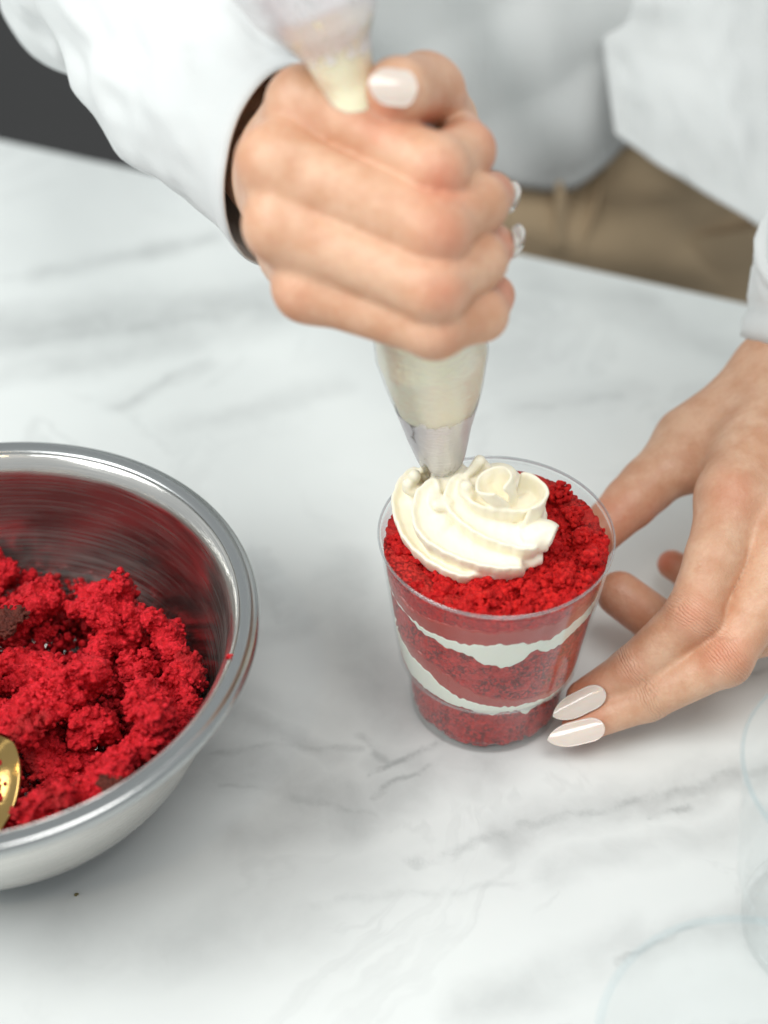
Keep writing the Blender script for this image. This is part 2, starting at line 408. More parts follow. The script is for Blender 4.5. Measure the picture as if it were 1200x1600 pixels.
# ------------------------------------------------------------------ table, floor
E0 = np.array((-276.4, 452.1, 0.0)); E1 = np.array((151.2, 275.1, 0.0))
ed = unit(E1 - E0); en = np.array([ed[1], -ed[0], 0]); en = en if en[1] < 0 else -en      # towards the camera
def slab(name, a, b, depth, z0, z1, m, bev=3):
    bm = bmesh.new()
    q = [a, b, b + en * depth, a + en * depth]
    lo = [bm.verts.new((x[0] * MM, x[1] * MM, z0 * MM)) for x in q]; hi = [bm.verts.new((x[0] * MM, x[1] * MM, z1 * MM)) for x in q]
    bm.faces.new(hi); bm.faces.new(lo[::-1])
    for i in range(4): bm.faces.new([lo[i], lo[(i + 1) % 4], hi[(i + 1) % 4], hi[i]])
    bmesh.ops.recalc_face_normals(bm, faces=bm.faces)
    bmesh.ops.bevel(bm, geom=[e for e in bm.edges], offset=bev * MM, segments=3, affect='EDGES')
    me = bpy.data.meshes.new(name); bm.to_mesh(me); bm.free()
    return link(name, me, m, smooth=False)
table = slab('table_top', E0 - ed * 900, E1 + ed * 900, 1500, -28, 0, M_marble)
tag(table, 'white marble patterned table top with grey veins under everything', kind='structure')
fl = top('floor', [(-6000, -4000, -900), (6000, -4000, -900), (6000, 8000, -900), (-6000, 8000, -900)], [(0, 1, 2, 3)], M_floor)
tag(fl, 'dark grey floor beyond the table', kind='structure')

# ------------------------------------------------------------------ dessert cup
TH = .55
def cup_profile(h=88.0, thick=TH):
    out = [(0, 1.2), (24, 1.2), (26.5, 0.0), (29.0, 0.0), (29.8, .9), (30.2, 6.0), (32.0, 24.5), (33.4, 27.5), (35.0, 29.5), (35.5, 32.5), (42.0, h - 2.2)]
    inn = [(r - thick, z + (thick if r < 26 else 0)) for r, z in out]
    inn[0] = (0, 1.2 + thick); inn[1] = (24, 1.2 + thick); inn[2] = (26.3, .9); inn[3] = (28.6, .9)
    return out, inn
def build_cup(name, base, mbody, mrim, label, group=None):
    root = empty(name, base)
    tag(root, label, 'plastic cup', group)
    out, inn = cup_profile()
    o2 = spline(np.array([(r, z, 0) for r, z in out[4:]]), 60)[:, :2]
    prof = out[:4] + [tuple(x) for x in o2]
    i2 = spline(np.array([(r, z, 0) for r, z in inn[4:]]), 60)[:, :2]
    prof = prof + [tuple(x) for x in i2[::-1]] + inn[:4][::-1]
    V, Fc = lathe(prof, 160, close=False)
    part('cup_wall', V + np.array(base), Fc, mbody, root)
    rim = [(42.2 + .42 * math.cos(a), 87.2 + .7 * math.sin(a)) for a in np.linspace(0, 2 * np.pi, 14, endpoint=False)]
    V, Fc = lathe(rim, 160)
    part('cup_rim', V + np.array(base), Fc, mrim, root)
    ring = [(29.9 + .35 * math.cos(a), 6.0 + .35 * math.sin(a)) for a in np.linspace(0, 2 * np.pi, 8, endpoint=False)]
    V, Fc = lathe(ring, 128); part('foot_ring', V + np.array(base), Fc, mbody, root)
    return root
cup = build_cup('plastic_cup', (0, 0, 0), M_cup, M_cup_rim, 'clear tapered plastic cup filled with layered red cake, held by the hand')
q1 = (112.4, -107.3, 87.0); q2 = (57.9, -201.9, 87.0)
c1 = build_cup('plastic_cup', (q1[0], q1[1], 0), M_empty, M_empty_rim, 'empty clear plastic cup cut off by the right edge, standing below the hand')
c2 = build_cup('plastic_cup', (q2[0], q2[1], 0), M_empty, M_empty_rim, 'empty clear plastic cup at the bottom right corner, only its rim in view')

# contents radius at height z (inside of the wall)
_pz = np.array([0, 6, 24.5, 27.5, 29.5, 32.5, 85.8]); _pr = np.array([29.6, 30.2, 32.0, 33.4, 35.0, 35.5, 42.0])
def cr(z): return np.interp(z, _pz, _pr) - TH - .25

# angle in degrees -> boundary heights (front measured, back continued)
def bound(pts, amp=1.0, seed=0):
    pts = sorted(pts); a = np.array([q[0] for q in pts], dtype=float); z = np.array([q[1] for q in pts], dtype=float)
    a2 = np.r_[a[-1] - 360, a, a[0] + 360]; z2 = np.r_[z[-1], z, z[0]]
    def f(deg):
        deg = ((np.asarray(deg) + 180) % 360) - 180
        v = np.interp(deg, a2, z2)
        # smooth the polyline a little
        v = (v + np.interp(deg - 2, a2, z2) + np.interp(deg + 2, a2, z2)) / 3
        back = np.clip((np.minimum(np.abs(deg - a[0]), np.abs(deg - a[-1]))) / 20, 0, 1) * ((deg < a[0]) | (deg > a[-1]))
        return v + amp * back * (2 * np.sin(np.radians(deg * 5 + seed)) + 1.2 * np.sin(np.radians(deg * 11 + 40 + seed))) + .3 * np.sin(np.radians(deg * 31 + seed)) + .35 * np.sin(np.radians(deg * 47 + 3 * seed) + 2 * np.sin(np.radians(deg * 13))) + .2 * np.sin(np.radians(deg * 83 + seed))
    return f
B_top = lambda d: np.full_like(np.asarray(d, dtype=float), 83.0)
B_ca = bound([(-157, 74.0), (-143, 72.5), (-124, 75.2), (-112, 77.0), (-96, 76.1), (-81, 78.0), (-59, 76.5), (-30, 78)], 1, 10)
B_c1t = bound([(-175, 68), (-160, 68.5), (-142, 68.3), (-134, 67.7), (-121, 68.3), (-112, 68.3), (-101, 69.1), (-95, 70.5), (-80, 70.5), (-64, 68.3), (-58, 69.4), (-46, 71.5), (-29, 71.4), (-15, 71)], .7, 30)
B_c1b = bound([(-175, 67), (-160, 68.0), (-142, 67.8), (-138, 65.1), (-126, 64.7), (-116, 62.8), (-108, 63.4), (-101, 59.8), (-89, 56.8), (-79, 57.9), (-75, 62.2), (-71, 64.9), (-62, 61.2), (-54, 61.5), (-50, 63.7), (-42, 65.0), (-27, 64.5), (-10, 64)], .7, 60)
B_j2 = bound([(-170, 46), (-157, 47.9), (-147, 49.4), (-134, 49.8), (-122, 47.2), (-111, 43.5), (-98, 38.6), (-81, 35.8), (-64, 34.1), (-47, 32.0), (-34, 33.3)], .8, 100)
B_c2t = bound([(-175, 46), (-162, 46.5), (-150, 44.5), (-131, 42.5), (-122, 37.9), (-110, 35.0), (-95, 33.4), (-84, 32.0), (-63, 31.2), (-37, 27.2)], .8, 150)
B_c2b = bound([(-170, 38), (-160, 33), (-153, 30.8), (-138, 30.3), (-125, 29.7), (-114, 28.4), (-107, 29.6), (-103, 25.7), (-91, 23.3), (-83, 26.4), (-74, 25.8), (-64, 20.2), (-58, 23.6), (-42, 21.7)], .8, 190)
B_bot = lambda d: np.full_like(np.asarray(d, dtype=float), 2.6)

def band(f_hi, f_lo, nz, nth, inset, relief=None, overlap=0.0, thick=9.0):
    th = np.linspace(0, 360, nth, endpoint=False)
    hi, lo = f_hi(th) + overlap, f_lo(th) - overlap
    u = np.linspace(0, 1, nz)
    z = lo[None] + (hi - lo)[None] * u[:, None]
    r = cr(z) - inset
    edge = np.minimum(u, 1 - u)[:, None]
    r = r - np.clip(.9 - edge * (hi - lo)[None] * 1.4, 0, .9) * .5
    a = np.radians(np.repeat(th[None], nz, 0))
    X = np.stack([r * np.cos(a), r * np.sin(a), z], -1)
    if relief is not None:
        dr = relief(X); X[..., 0] -= dr * np.cos(a); X[..., 1] -= dr * np.sin(a)
    # inner wall closes the ring
    ri = np.maximum(r.mean(0) - thick, 2)
    zi = np.stack([z[-1] - .3, z[0] + .3])
    inner = np.stack([np.stack([ri * np.cos(a[0]), ri * np.sin(a[0]), zi[k]], -1) for k in (0, 1)])
    G = np.concatenate([X, inner], 0)
    return G.reshape(-1, 3), grid_faces(G.shape[0], nth, close_u=True, close_v=True)

def pores(X):
    P = X.reshape(-1, 3)
    n = fbm(P * .55, 4); n2 = fbm(P * .28 + 40, 2)
    d = 2.0 * np.clip(n + .05, 0, 1) + 3.0 * np.clip(n2 - .02, 0, 1) + .35 * np.abs(vnoise(P * 2.2))
    return d.reshape(X.shape[:2])
cake = empty('layered_cake', (0, 0, 3))
tag(cake, 'layered red velvet cake with white cream bands and red syrup inside the held cup', 'layered cake')
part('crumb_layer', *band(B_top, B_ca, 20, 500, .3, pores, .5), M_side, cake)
part('syrup_layer', *band(B_ca, B_c1t, 26, 300, .15, None, .6), M_jam, cake)
part('cream_layer', *band(B_c1t, B_c1b, 24, 420, .0, None, .25), M_band, cake)
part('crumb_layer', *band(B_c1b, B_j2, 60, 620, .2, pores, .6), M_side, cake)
part('syrup_layer', *band(B_j2, B_c2t, 20, 300, .15, None, .6), M_jam, cake)
part('cream_layer', *band(B_c2t, B_c2b, 24, 420, .0, None, .25), M_band, cake)
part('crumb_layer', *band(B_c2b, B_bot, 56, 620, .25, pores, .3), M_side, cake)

# ------------------------------------------------------------------ crumbs by stamping grains into a field
def stamp(fd, D, C_, R_, k=.35):
    for c, r in zip(C_, R_):
        m = r + 1.2
        sl = fd.box(c - m, c + m); P = fd.pts(sl) - c.astype(np.float32)
        D[sl] = np.minimum(D[sl], np.sqrt((P * P).sum(-1)) - np.float32(r))
def crumb_cluster(lobes, grains, h, seed, rmin=.7, rmax=1.7, sub=1.0):
    """lobes: list of (centre, radius) building the lump; grains sit over its skin"""
    g = np.random.default_rng(seed)
    L = np.array([l[0] for l in lobes], dtype=float); R = np.array([l[1] for l in lobes], dtype=float)
    lo = (L - R[:, None]).min(0) - 4; hi = (L + R[:, None]).max(0) + 4
    fd = Field(lo, hi, h); D = fd.new(); P = fd.pts((slice(None),) * 3)
    for c, r in zip(L, R):
        D = smin(D, np.sqrt(((P - c.astype(np.float32)) ** 2).sum(-1)) - np.float32(r - 1.3), 2.0)
    D += 2.6 * fbm(P * .22, 3) + 1.0 * vnoise(P * .9)
    k = g.choice(len(L), grains, p=R ** 2 / (R ** 2).sum()); d = unit(g.normal(size=(grains, 3)))
    C_ = L[k] + d * (R[k] - g.random(grains) * 2.4)[:, None]
    rr_ = rmin + (rmax - rmin) * g.random(grains) ** 2.2
    keep = fbm(C_ * .25, 2) < .16
    stamp(fd, D, C_[keep], rr_[keep])
    D += .6 * vnoise(P * 1.7)
    D[0] = D[-1] = 5; D[:, 0] = D[:, -1] = 5; D[:, :, 0] = D[:, :, -1] = 5
    return surface_nets(fd, D)

# top crumbs of the cup
def top_crumbs():
    g = np.random.default_rng(11)
    fd = Field((-43, -43, 74), (43, 43, 93), .42); D = fd.new(); P = fd.pts((slice(None),) * 3)
    def hs(x, y):
        b = 81.2 + 1.5 * np.clip(x / 40, -1, 1) + 2.2 * np.clip((-y) / 40, -.5, 1)
        q = np.stack([x * .11, y * .11, x * 0 + 3.1], -1)
        return b + 4.5 * fbm(q, 3) + 3.4 * fbm(q * 3.2, 3) - 2.6 * np.clip((np.hypot(x, y) - 33) / 8, 0, 1) * (y > 0)
    X, Y, Zz = P[..., 0], P[..., 1], P[..., 2]
    H = hs(X[:, :, 0], Y[:, :, 0])[:, :, None]
    rho = np.hypot(X, Y)
    D = np.maximum(Zz - H, rho - (cr(Zz) - .6)).astype(np.float32)
    n = 15000; rr0 = 40 * np.sqrt(g.random(n)); a = g.random(n) * 2 * np.pi
    x, y = rr0 * np.cos(a), rr0 * np.sin(a); z = hs(x, y) + g.normal(size=n) * .8 + .3
    R = .35 + 1.05 * g.random(n) ** 3
    lim = cr(z) - .2 - R; f = np.minimum(1, lim / np.maximum(rr0, .01)); x *= f; y *= f
    C_ = np.stack([x, y, z], -1)
    # lumps
    L = [((-20.1, -24.8, 82.0)), ((-34.2, -4.3, 82.0)), ((10.7, -27.8, 85.0)), ((22.0, -23.5, 87.0)), ((32.9, -13.3, 88.0)), ((5.6, 34.5, 84.0)), ((24.9, 23.1, 86.0)), ((14.8, 29.0, 84.0)), ((28.7, 11.2, 84.0)), ((-4.9, -31.4, 84.0)), ((30.9, -1.2, 86.0)), ((20.2, -6.8, 85.0)), ((-35.6, -1.4, 83.0)),((-4.9, 40.6, 82.0))]
    for c in L:
        c = np.array(c); m = 110; d = unit(g.normal(size=(m, 3))); rl = 3.0 + 1.4 * g.random()
        q = c + d * rl * g.random((m, 1)) ** .4; q = q[(np.hypot(q[:, 0], q[:, 1]) < cr(q[:, 2]) - 1.2)]
        C_ = np.vstack([C_, q]); R = np.r_[R, .6 + .9 * g.random(len(q)) ** 2]
    stamp(fd, D, C_, R)
    D += .45 * vnoise(P * 1.9)
    D = np.maximum(D, rho - (cr(np.minimum(Zz, 86)) - .1))
    D[:, :, 0] = 5; D[:, :, -1] = 5
    return surface_nets(fd, D)
tc_ = part('crumb_topping', *top_crumbs(), M_crumb, cake); tc_['kind'] = 'stuff'

# ------------------------------------------------------------------ mixing bowl
BC = np.array([-181.4, -36.9, 0.0]); BH = 80.0; BR = 98.3
bowl = empty('mixing_bowl', tuple(BC))
tag(bowl, 'polished stainless steel mixing bowl with rolled rim, full of red cake crumbs', 'mixing bowl')
outp = [(0, 2.2), (26, 1.8), (34, 0.0), (42, 1.0), (53, 6.0), (66, 17.0), (75.5, 30.0), (81.8, 45.0), (85.6, 60.0), (87.3, 70.0), (88.6, 74.5), (91.2, 78.0)]
op = spline(np.array([(r, z, 0) for r, z in outp]), 90)[:, :2]
tg = unit(np.gradient(op, axis=0)); nin = np.stack([-tg[:, 1], tg[:, 0]], -1); ip = op + nin * 1.0
prof = [tuple(x) for x in op] + [(91.2, 79.2)] + [tuple(x) for x in ip[::-1]]
V, Fc = lathe(prof, 192, close=False); bw = part('bowl_wall', V + BC, Fc, M_steel, bowl)
# flat flange with a rolled edge
rp = [(91.0, 77.8), (91.6, 79.3), (92.8, 79.9), (94.0, 80.2), (95.6, 80.3), (97.2, 79.8), (98.2, 78.4), (98.3, 76.6), (97.4, 75.0), (95.8, 74.4), (94.6, 75.2), (94.2, 76.8), (92.8, 77.9)]
rp = spline(np.array([(r, z, 0) for r, z in rp + rp[:1]]), 48)[:-1, :2]
V, Fc = lathe(rp, 192); part('bowl_rim', V + BC, Fc, M_rim, bowl)

# crumbled cake in the bowl
crb = empty('crumbled_cake', tuple(BC + [0, 0, 6]))
tag(crb, 'heap of bright red velvet cake broken into chunks inside the steel bowl', 'crumbled cake')
variants = []
for v in range(7):
    g = np.random.default_rng(100 + v)
    lob = [((0, 0, 0), 7.5)]
    for k in range(8):
        d = unit(g.normal(size=3)) * (5.5 + 3.5 * g.random()); lob.append((tuple(d * [1.15, 1, .8]), 3.2 + 3.4 * g.random()))
    V, Fc = crumb_cluster(lob, 1500, .5, 200 + v, .4, 1.35)
    variants.append(mesh_np('cake_chunk', V, Fc)); variants[-1].materials.append(M_chunk)
    variants[-1].polygons.foreach_set('use_smooth', np.ones(len(variants[-1].polygons), dtype=bool))
def chunk(pos, sc, k, rot=None):
    pos = np.array(pos, dtype=float); dv = pos[:2] - BC[:2]; rad = np.hypot(*dv)
    lim = np.interp(pos[2] - 5 * sc, op[8:, 1], op[8:, 0]) - 3 - 9.5 * sc          # keep the lump inside the wall
    if rad > lim: pos[:2] = BC[:2] + dv * lim / rad
    o = bpy.data.objects.new('cake_chunk', variants[k % 7]); col.objects.link(o); o.parent = crb
    o.location = Vector((np.array(pos) - BC - [0, 0, 6]) * MM)
    g = np.random.default_rng(int(abs(pos[0] * 7 + pos[1] * 13)) + k)
    o.rotation_euler = rot or tuple(g.random(3) * 6.28); o.scale = (sc * (.9 + .2 * g.random()), sc, sc * (.9 + .2 * g.random()))
    return o
CH = [ ((-172.7, 9.3, 48.0),1.15), ((-146.8, 4.4, 46.0),1.2), ((-135.3, -3.4, 42.0),.95), ((-120.9, -10.0, 42.0),1.0), ((-146.7, -38.4, 54.0),1.25), ((-168.3, -28.6, 50.0),1.15), ((-178.6, -7.3, 46.0),.9),
       ((-164.9, -52.9, 52.0),1.2), ((-154.2, -46.6, 48.0),.9), ((-142.7, -52.0, 44.0),1.05), ((-124.8, -45.3, 50.0),1.0), ((-115.2, -32.7, 46.0),1.05), ((-129.9, -25.0, 46.0),.9), ((-119.4, -61.6, 52.0),1.15),
       ((-108.7, -40.3, 46.0),.8), ((-130.4, -73.7, 48.0),.8), ((-136.4, -83.4, 50.0),.95), ((-145.9, -91.3, 50.0),.9), ((-159.9, -55.7, 38.0),1.1), ((-150.1, -62.7, 36.0),1.0), ((-185.2, -42.3, 50.0),1.2), ((-196.9, -9.2, 48.0),1.2),
       ((-203.1, -33.2, 50.0),1.2), ((-183.1, -67.9, 46.0),1.1), ((-199.6, -61.1, 48.0),1.1), ((-191.9, 33.3, 40.0),.8), ((-216.6, 11.5, 44.0),1.1), ((-227.2, -15.1, 44.0),1.1), ((-111.3, -17.9, 40.0),.75), ((-156.5, -94.8, 46.0),.7), ((-127.6, -64.9, 44.0),.8), ((-142.2, -9.6, 38.0),.9), ((-105.1, -51.2, 50.0),.55),((-110.9, -58.7, 52.0),.6), ((-220.3, -43.1, 44.0),1.1) ]
for k, (q, s_) in enumerate(CH): chunk(np.array(q) + [0, 0, (-4, 2, 0, 3, -2, -5, 1)[k % 7]], s_ * .92, k)
M_crust = crumb_mat('brown_cake_crust', (.16, .030, .018), (.11, .022, .014), (.08, .02, .01), 0, (.07, .015, .01))
for q, s_, rr_ in (((-178.8, -16.8, 60.0), .95, (.4, .3, 1.0)), ((-129.9, -89.9, 58.0), .5, (.2, .9, .4))):
    V, Fc = crumb_cluster([((0, 0, 0), 7), ((6, 2, 0), 5), ((-5, 3, 1), 5.5), ((2, -5, 0), 5)], 900, .55, 300, .4, 1.1)
    o = part('cake_chunk', V * np.array([s_, s_, s_ * .55]) + np.array(q), Fc, M_crust, crb); o['label'] = 'dark brown crusty chunk'
g = np.random.default_rng(5)
nsm = 0
while nsm < 60:
    a = g.random() * 6.283; r_ = 70 * math.sqrt(g.random()); 
    z = 24 + 12 * g.random()
    if r_ > np.interp(z, op[:, 1], op[:, 0]) - 7: continue
    chunk((BC[0] + r_ * math.cos(a), BC[1] + r_ * math.sin(a), z), .32 + .25 * g.random(), nsm); nsm += 1
# loose fine crumbs lying over the heap, and the bed under it
def crumb_bits(n, place, rmin, rmax, seed):
    g = np.random.default_rng(seed)
    bm = bmesh.new(); bmesh.ops.create_icosphere(bm, subdivisions=1, radius=1)
    v0 = np.array([v.co for v in bm.verts]); f0 = np.array([[v.index for v in f.verts] for f in bm.faces]); bm.free()
    P, R = place(n, g); out = []
    n = len(P); rot = g.normal(size=(n, 3, 3)); rot, _ = np.linalg.qr(rot)
    jit = 1 + .35 * g.normal(size=(n, len(v0), 1))
    V = np.einsum('vk,nkj->nvj', v0, rot) * jit * R[:, None, None] + P[:, None]
    Fc = (f0[None] + (np.arange(n) * len(v0))[:, None, None]).reshape(-1, 3)
    return V.reshape(-1, 3), Fc
def pl(n, g):
    a = g.random(n) * 2 * np.pi; r_ = 78 * np.sqrt(g.random(n)); z = 14 + 20 * g.random(n)
    lim = np.interp(z, op[8:, 1], op[8:, 0]) - 6; r_ = np.minimum(r_, lim)
    return np.stack([BC[0] + r_ * np.cos(a), BC[1] + r_ * np.sin(a), z], -1), .6 + 1.4 * g.random(n) ** 2
fc_ = part('fine_crumbs', *crumb_bits(9000, pl, 0, 0, 4), M_chunk, crb); fc_['kind'] = 'stuff'

# spoon
SP0 = np.array((-172.6, -89.9, 56.0))
spoon = empty('spoon', tuple(SP0)); tag(spoon, 'shiny gold spoon resting in the bowl at the left edge of the picture', 'spoon')
def spoon_mesh():
    nu, nv = 40, 26; V = []
    u = np.linspace(0, 1, nu); v = np.linspace(-1, 1, nv)
    L, W, dp = 40., 13.5, 6.0
    for side in (0, 1):
        for a in u:
            w = W * np.sqrt(np.clip(1 - (2 * a - 1) ** 2, 0, 1)) * (1 - .18 * (a - .5))
            for b in v:
                z = -dp * (1 - (2 * a - 1) ** 2) * (1 - b * b) + (0.7 if side else -.3)
                V.append((L * (a - .5), w * b, z))
    V = np.array(V); k = nu * nv
    f1 = grid_faces(nu, nv); f2 = f1[:, ::-1] + k
    a = np.arange(k).reshape(nu, nv); bd = np.r_[a[0, :-1], a[:-1, -1], a[-1, :0:-1], a[:0:-1, 0]]
    f3 = np.stack([bd, np.roll(bd, -1), np.roll(bd, -1) + k, bd + k], -1)
    return V, np.vstack([f1, f2, f3])
def basis(x, z):
    x = unit(x); y = unit(np.cross(z, x)); return np.stack([x, y, np.cross(x, y)])
Bs = basis((.25, 1.0, .25), (.62, -.42, .66))
V, Fc = spoon_mesh(); part('spoon_bowl', V @ Bs + SP0 + np.array([0, 0, 0]), Fc, M_gold, spoon)
def tube(path, radii, n=16, flat=1.0, up=(0, 0, 1), cap=True):
    P = np.asarray(path, dtype=float); T = unit(np.gradient(P, axis=0)); R = np.broadcast_to(np.asarray(radii, dtype=float), (len(P),))
    U = unit(np.cross(T, np.cross(np.array(up, dtype=float), T))); W = np.cross(T, U)
    th = np.linspace(0, 2 * np.pi, n, endpoint=False)
    V = P[:, None] + R[:, None, None] * (np.cos(th)[None, :, None] * W[:, None] + flat * np.sin(th)[None, :, None] * U[:, None])
    V = V.reshape(-1, 3); Fc = grid_faces(len(P), n, close_v=True)
    if cap:
        V = np.vstack([V, P[:1], P[-1:]]); k = len(P) * n; i = np.arange(n); j = (i + 1) % n
        Fc = np.vstack([Fc, np.stack([j, i, i * 0 + k, i * 0 + k], -1), np.stack([i + k - n, j + k - n, i * 0 + k + 1, i * 0 + k + 1], -1)])
    return V, Fc
hp = spline(np.array([SP0 + np.array([-20, 0, 0]) @ Bs, SP0 + np.array([-45, 0, 4]) @ Bs, SP0 + np.array([-80, -4, 12]) @ Bs, SP0 + np.array([-130, -8, 16]) @ Bs]), 24)
hp = spline(np.array([SP0 + np.array([-22, 0, 0.]) @ Bs, SP0 + [-22, -14, 14], SP0 + [-60, -24, 34], SP0 + [-110, -34, 52]]), 24)
V, Fc = tube(hp, np.linspace(2.6, 4.0, 24), 12, .45); part('spoon_handle', V, Fc, M_gold, spoon)
g = np.random.default_rng(9)
def pl2(n, g):
    c = np.array([6, -3., -3.5]); q = c + g.normal(size=(n, 3)) * [6.5, 3.2, .9]
    return q @ Bs + SP0, .5 + .9 * g.random(n) ** 2
o = top('loose_crumbs', *[x for x in crumb_bits(130, pl2, 0, 0, 5)], M_chunk); tag(o, 'little pile of red crumbs lying in the gold spoon', 'crumbs', kind='stuff')
# single crumbs
V, Fc = crumb_cluster([((0, 0, 0), 1.5), ((1.2, .4, .2), 1.2)], 30, .35, 77, .4, .7)
o = top('cake_crumb', V * .8 + np.array((-92.6, -52.3, 78.5)), Fc, M_chunk, (-92.6, -52.3, 78.5)); tag(o, 'single red crumb stuck on the inner edge of the steel bowl rim', 'crumb')
M_speck = mat('brown_speck', (.16, .13, .05), .7)
o = top('cake_crumb', V * .45 + np.array((-148.4, -93.4, 0.7)), Fc, M_speck, (-148.6, -92.9, 0.0)); tag(o, 'tiny brown crumb on the marble below the steel bowl', 'crumb')

# ------------------------------------------------------------------ cream swirl
CC = np.array((-2.3, 5.8, 92.0))
SP_C, SP_R = [], []
def put(P, r):
    P = np.asarray(P, dtype=float).reshape(-1, 3); SP_C.append(P); SP_R.append(np.broadcast_to(np.asarray(r, dtype=float), (len(P),)).copy())
def ridge(crest, floor=84.0, lean=.18, lip=.62, depth=9.0, taper=(1, 1), web=0.0, rise=0.0):
    """a piped ridge: thin lip along the crest that thickens downwards and inwards"""
    P = spline(np.array(crest, dtype=float), 170); n = len(P); s = np.linspace(0, 1, n)
    T = unit(np.gradient(P, axis=0)); inn = CC - P; inn[:, 2] = 0; inn = unit(inn - (inn * T).sum(1)[:, None] * T); inn[:, 2] *= .3; inn = unit(inn)
    P = P + inn * (.16 * np.sin(s * 61) + .12 * np.sin(s * 133 + 1))[:, None]
    e = np.ones(n)
    if taper[0]: e = e * np.clip(s / .06 + .55, 0, 1)
    if taper[1]: e = e * np.clip((1 - s) / .05 + .45, 0, 1)
    for t_ in np.r_[0, .45, .95, 1.5, 2.2, 3.0, 4.0, 5.2, 6.6, 8.2, 10.0]:
        if t_ > depth: break
        r = (lip + .34 * t_ ** .92) * e
        q = P + inn * (r - lip + lean * t_ + .03 * t_ * t_)[:, None] + np.array([0, 0, -1.]) * t_
        k = q[:, 2] > floor - 2
        put(q[k], r[k])
    for w_ in np.arange(2.2, web, .9):
        r = np.clip(1.0 + .14 * w_, 1, 2.3) * e
        q = P + inn * w_ + np.array([0, 0, 1.])[None] * (-r - .9 - .9 * math.sin(min(1, w_ / web) * 3.14) + rise * (w_ / web) ** 2)[:, None]
        put(q, r)
    # (the web runs inwards from below the lip and meets the wall of the next ridge)
R1 = [(-24.4, 18.1, 99.0), (-29.8, 20.9, 100.0), (-34.4, 17.2, 98.0), (-37.0, 11.1, 95.0), (-36.5, 4.2, 92.5), (-33.4, -4.5, 90.0), (-26.9, -13.2, 88.5), (-18.8, -19.7, 88.0), (-12.6, -21.6, 87.0), (-5.1, -19.8, 86.5)]
R2 = [(-20.8, 4.3, 104.0), (-22.8, 8.2, 106.0), (-27.8, 5.0, 104.0), (-30.1, -0.5, 101.0), (-29.7, -6.8, 98.5), (-26.4, -12.5, 96.5), (-20.2, -16.5, 94.5), (-12.7, -19.8, 93.0), (-4.6, -21.9, 92.0), (1.5, -22.9, 92.0), (6.9, -22.6, 92.0)]
R3 = [(-10.0, 5.1, 106.0), (-13.7, 8.3, 108.0), (-17.9, 3.6, 107.0), (-18.7, -2.0, 104.5), (-16.3, -6.8, 102.5), (-11.1, -11.3, 100.5), (-4.5, -14.7, 98.5), (3.2, -16.9, 97.0), (8.9, -18.0, 96.5), (12.1, -17.2, 96.0)]
R4 = [(-11.9, 3.5, 108.0), (-12.5, -1.7, 107.5), (-8.9, -5.6, 106.5), (-2.9, -7.5, 105.5), (4.7, -7.4, 104.5), (11.0, -6.2, 104.0), (14.7, -3.3, 105.0)]
R5 = [(-8.9, -19.3, 87.0), (-1.2, -20.7, 86.5), (5.8, -19.8, 86.5), (8.1, -17.2, 88.0)]
ridge(R1, depth=8, web=12, rise=2.5); ridge(R2, taper=(1, 0), web=12, rise=2.0); ridge(R3, taper=(1, 0), web=10, rise=2.0); ridge(R4, taper=(1, 0), web=7, rise=.5); ridge(R5, depth=4, web=6)
def curl(axis, rad, t0, t1, ref=(0, 0, 1), squash=1.0, r=.7, n=46, m=64, thickin=.9):
    P = spline(np.array(axis, dtype=float), n); T = unit(np.gradient(P, axis=0))
    U = unit(np.cross(T, np.cross(np.array(ref, dtype=float), T))); W = np.cross(T, U); u = np.linspace(0, 1, n)
    R = np.interp(u, np.linspace(0, 1, len(rad)), rad); a = np.radians(np.linspace(t0, t1, m)); ph = np.linspace(0, 1, m)
    rr_ = R[:, None] * (1 + .12 * ph[None]) * (1 + .03 * np.sin(a[None] * 5 + u[:, None] * 9))
    V = P[:, None] + rr_[..., None] * (np.cos(a)[None, :, None] * U[:, None] + squash * np.sin(a)[None, :, None] * W[:, None])
    put(V, np.repeat((r + thickin * (1 - u) ** 1.3)[:, None], m, 1).ravel())
# the last twist: an upright cone open at the top, a fan beside it, and the rolled ends of two ridges
curl([(4.1, -0.6, 99.0), (1.7, -1.3, 105.0), (-0.9, -2.0, 111.0), (-2.2, -2.1, 114.0)], [1.5, 3.2, 5.2, 6.1], -60, 265)
curl([(6.4, -2.6, 95.0), (7.4, -3.5, 101.0), (8.4, -3.1, 106.0), (8.6, -3.6, 110.0)], [3.0, 5.6, 6.8, 7.4], -165, 5, ref=(0, 1, 0))
curl([(9.5, -11.8, 94.0), (13.1, -10.6, 95.0), (16.2, -10.1, 95.5), (18.8, -11.2, 95.0)], [2.8, 4.2, 4.6, 4.4], -185, 130, r=.6)
curl([(6.1, -11.8, 86.0), (9.9, -12.2, 87.0), (13.0, -12.1, 87.5), (15.3, -12.1, 87.5)], [2.6, 3.4, 3.4, 3.1], -185, 110, r=.6)
